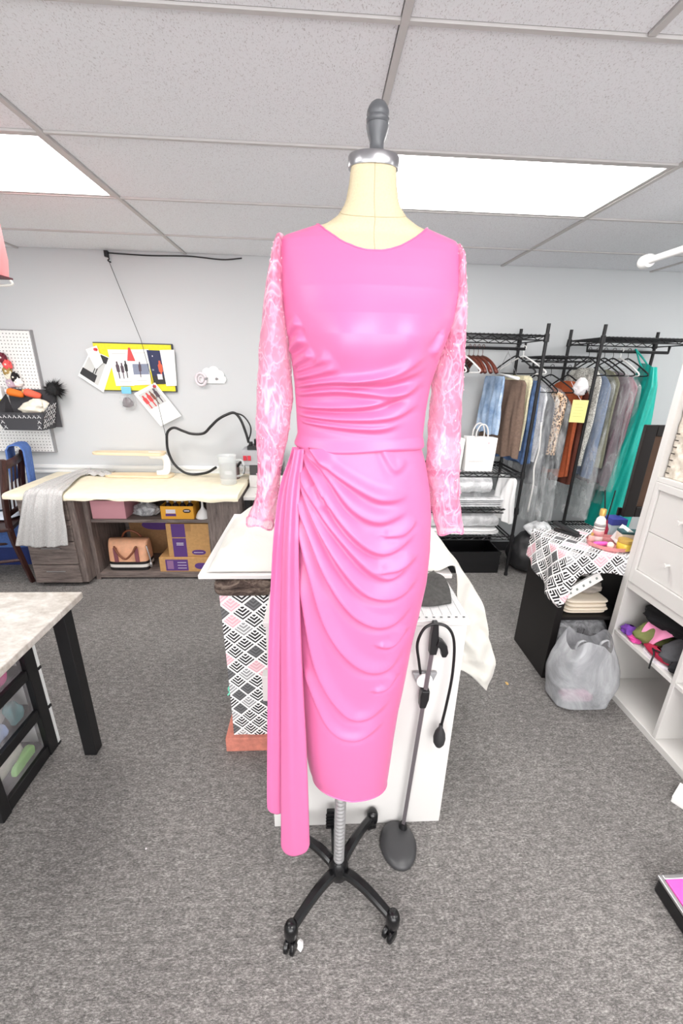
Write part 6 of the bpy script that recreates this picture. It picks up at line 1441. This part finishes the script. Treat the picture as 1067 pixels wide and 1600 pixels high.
# woven baskets
def weave():
    t = NT('woven_paper'); v = t.coord(); n = t.noise(v, 40, 3); t.col(t.ramp(n, [(0.35, (196, 186, 170)), (0.65, (228, 220, 208))])); t.set(Roughness=0.8)
weave()
def woven_basket(label, y0, y1, z0, z1):
    t = thing('woven_basket', label, 'basket', ((xf+xbk)/2, (y0+y1)/2, z0), 'woven baskets in the white shelf')
    nU, nV = int((y1-y0)/0.006), int((z1-z0)/0.006); x0 = xf+0.03; P = []
    for i in range(nU+1):
        y = y0+(y1-y0)*i/nU; row = []
        for j in range(nV+1):
            z = z0+(z1-z0)*j/nV; b = 0.0045*math.sin(PI*(y-y0)/0.036)*math.sin(PI*(z-z0)/0.036); row.append((x0-b, y, z))
        P.append(row)
    m = MB(); m.grid(P); m.build('woven_front', MATS['woven_paper'], t, smooth=True, solid=0.004)
    P = []
    for i in range(50):
        x = x0+0.30*i/49; P.append([(x, y1-0.002-0.0045*math.sin(PI*i/6)*math.sin(PI*(z0+(z1-z0)*j/nV-z0)/0.036), z0+(z1-z0)*j/nV) for j in range(nV+1)])
    m = MB(); m.grid(P); m.build('woven_side', MATS['woven_paper'], t, smooth=True, solid=0.004)
    P = []
    for i in range(50):
        x = x0+0.30*i/49; P.append([(x, y0+0.002+0.0045*math.sin(PI*i/6)*math.sin(PI*(z0+(z1-z0)*j/nV-z0)/0.036), z0+(z1-z0)*j/nV) for j in range(nV+1)])
    m = MB(); m.grid(P); m.build('woven_side', MATS['woven_paper'], t, smooth=True, solid=0.004)
    m = MB(); m.box(x0, x0+0.30, y0, y1, z0, z0+0.006).box(x0+0.298, x0+0.302, y0, y1, z0, z1); m.build('lining', MATS['woven_paper'], t)
    m = MB(); m.box(x0-0.008, x0+0.004, y0-0.003, y1+0.001, z1-0.03, z1).box(x0-0.006, x0-0.001, y0, y1, z0+0.19, z0+0.196); m.build('rim', MATS['woven_paper'], t)
    m = MB()
    for k in range(7): m.box(x0-0.009, x0-0.004, y1-0.022, y1-0.006, z0+0.02+k*0.030, z0+0.024+k*0.030)
    m.build('slot', M('slot_dark', (70, 64, 58), 0.8), t)
woven_basket('pale woven basket above the farther white drawers', 1.415, 1.782, 1.2075, 1.66)
woven_basket('pale woven basket above the nearer white drawers', 1.015, 1.382, 1.2075, 1.66)
# clothes stuffed into the shelf
def lump(nm, lb, c, x, y, z, rx, ry, h, seed, amp=0.14, rough=0.85, cat='cloth'):
    m = MB(); m.grid(bag_blob(x, y, z, rx, ry, h, seed, n=44, m=24, amp=amp), closeu=True); return tag(m.build(nm, M('mat_'+nm, c, rough, grain=0.06, gscale=40, bump=0.2), smooth=True), lb, cat, 'clothes in the white shelf')
zs = 0.3665
lump('black_garment', 'black garment on top of the clothes pile in the white shelf', (16, 16, 20), 1.78, 1.62, zs+0.10, 0.15, 0.15, 0.125, 2)
lump('olive_garment', 'olive green garment with straps in the clothes pile', (110, 116, 66), 1.70, 1.66, zs, 0.10, 0.075, 0.115, 5)
lump('grey_garment', 'dark grey garment at the near side of the clothes pile', (74, 74, 78), 1.70, 1.50, zs, 0.10, 0.075, 0.135, 7)
lump('purple_scrunchie', 'purple blue and magenta scrunchie at the front of the clothes pile', (112, 60, 160), 1.625, 1.735, zs, 0.035, 0.040, 0.055, 8, 0.25)
lump('magenta_flower_scarf', 'magenta and white printed scarf under the purple scrunchie', (210, 70, 150), 1.612, 1.685, zs, 0.026, 0.035, 0.030, 3, 0.25)
m = MB(); P = []
for i in range(20):
    row = []
    for j in range(20):
        u, v = i/19, j/19; row.append((1.612+0.012*math.sin(u*5)+0.10*v*v*0.8+0.02*u, 1.685-0.15*u*(0.45+0.55*v)-0.03*(1-v), 0.405+0.115*v+0.006*math.sin(u*7+v*4)))
    P.append(row)
m.grid(P); tag(m.build('pink_felt_sheet', M('pink_felt', (240, 150, 190), 0.85), smooth=True, solid=0.003), 'pale pink felt sheet hanging from the clothes pile', 'cloth', 'clothes in the white shelf')
sh = thing('shoe', 'red and black shoe with white sole on the shelf edge', 'shoe', (1.625, 1.545, zs))
m = MB(); m.loft([[(1.622+0.032*math.cos(2*PI*k/24)*(1+0.1*math.cos(4*PI*k/24)), 1.54+0.085*math.sin(2*PI*k/24), z) for k in range(24)] for z in (zs, zs+0.012)]); m.build('sole', WPR, sh, smooth=True, auto=50)
m = MB(); m.grid(bag_blob(1.622, 1.54, zs+0.0125, 0.031, 0.080, 0.045, 2, amp=0.1), closeu=True); m.build('upper', M('shoe_red', (170, 24, 62), 0.6), sh, smooth=True)
m = MB(); m.tube(spline([(1.60, 1.56, zs+0.05), (1.585, 1.53, zs+0.04), (1.572, 1.52, zs+0.01), (1.568, 1.515, zs-0.03)], 20), 0.004, 6); m.tube(spline([(1.62, 1.50, zs+0.055), (1.60, 1.52, zs+0.06), (1.595, 1.55, zs+0.052)], 14), 0.004, 6); m.build('lace', BPL, sh, smooth=True)
lump('black_strap_top', 'black strappy top hanging over the shelf edge by the divider', (28, 28, 32), 1.64, 1.445, zs, 0.045, 0.033, 0.07, 12, 0.2)

# ================================================================== odds and ends
wb = thing('white_flat_box', 'corner of a flat white box on the floor at the right edge', 'box', (1.55, 1.10, 0))
m = MB(); m.T = Matrix.Translation((1.447, 1.125, 0)) @ Matrix.Rotation(-0.98, 4, 'Z'); m.box(0, 0.085+0.02, 0, 0.10, 0.0, 0.022); m.build('carton_body', PAP, wb, bevel=0.002)
m = MB(); m.T = Matrix.Translation((1.447, 1.125, 0)) @ Matrix.Rotation(-0.98, 4, 'Z'); m.box(-0.001, 0.106, -0.001, 0.101, 0.0225, 0.030); m.build('lid', PAP, wb, bevel=0.002)
pc = thing('pink_case', 'pink topped black case with silver edge at the lower right corner', 'case', (1.33, 0.66, 0))
box('case_body', BPL, (1.14, 1.50, 0.44, 0.835, 0.0, 0.060), pc, 0.008)
m = MB(); m.box(1.137, 1.152, 0.437, 0.838, 0.0605, 0.072).box(1.488, 1.503, 0.437, 0.838, 0.0605, 0.072).box(1.152, 1.488, 0.823, 0.838, 0.0605, 0.072).box(1.152, 1.488, 0.437, 0.452, 0.0605, 0.072); m.build('silver_edge', SIL, pc, bevel=0.003)
box('pink_lid', M('hot_pink', (236, 96, 186)), (1.1525, 1.4875, 0.4525, 0.8225, 0.0605, 0.076), pc, 0.003)
rl = thing('hanging_rod', 'white rod hung from the ceiling in the upper right corner', 'rod', (1.77, 2.1, 2.24))
m = MB(); m.tube([(1.77, 1.0, 2.24), (1.77, 2.47, 2.24)], 0.018, 14); m.build('rod', M('white_plastic', (240, 240, 240)), rl, smooth=True, auto=50)
m = MB(); m.lathe([(0.018, 2.44), (0.032, 2.445), (0.036, 2.47), (0.034, 2.495), (0.024, 2.505), (0, 2.507)], (1.77, 0, 2.24), 24, axis='y'); m.build('end_cap', M('white_plastic', (240, 240, 240)), rl, smooth=True, auto=50)
for y in (2.23, 1.2): m = MB(); m.tube([(1.77, y, 2.2585), (1.77, y, 2.4355)], 0.006, 8); m.build('hanger_wire', M('white_plastic', (240, 240, 240)), rl)
m = MB(); m.grid(bag_blob(1.055, 1.80, 0.0, 0.008, 0.012, 0.006, 3, n=14, m=8, amp=0.25), closeu=True); tag(m.build('yellow_scrap', M('scrap_yellow', (222, 186, 120), 0.8), smooth=True), 'tiny yellow scrap on the carpet', 'scrap')
for x, y, lb in ((-0.17, 1.12, 'white thread speck on the carpet left of the dress'), (-0.62, 1.02, 'white thread speck on the carpet by the stone table')):
    m = MB(); m.grid(bag_blob(x, y, 0.0, 0.0035, 0.003, 0.003, 3, n=10, m=6, amp=0.25), closeu=True); tag(m.build('thread_speck', M('tissue', (236, 232, 234)), smooth=True), lb, 'scrap', 'specks on the carpet')
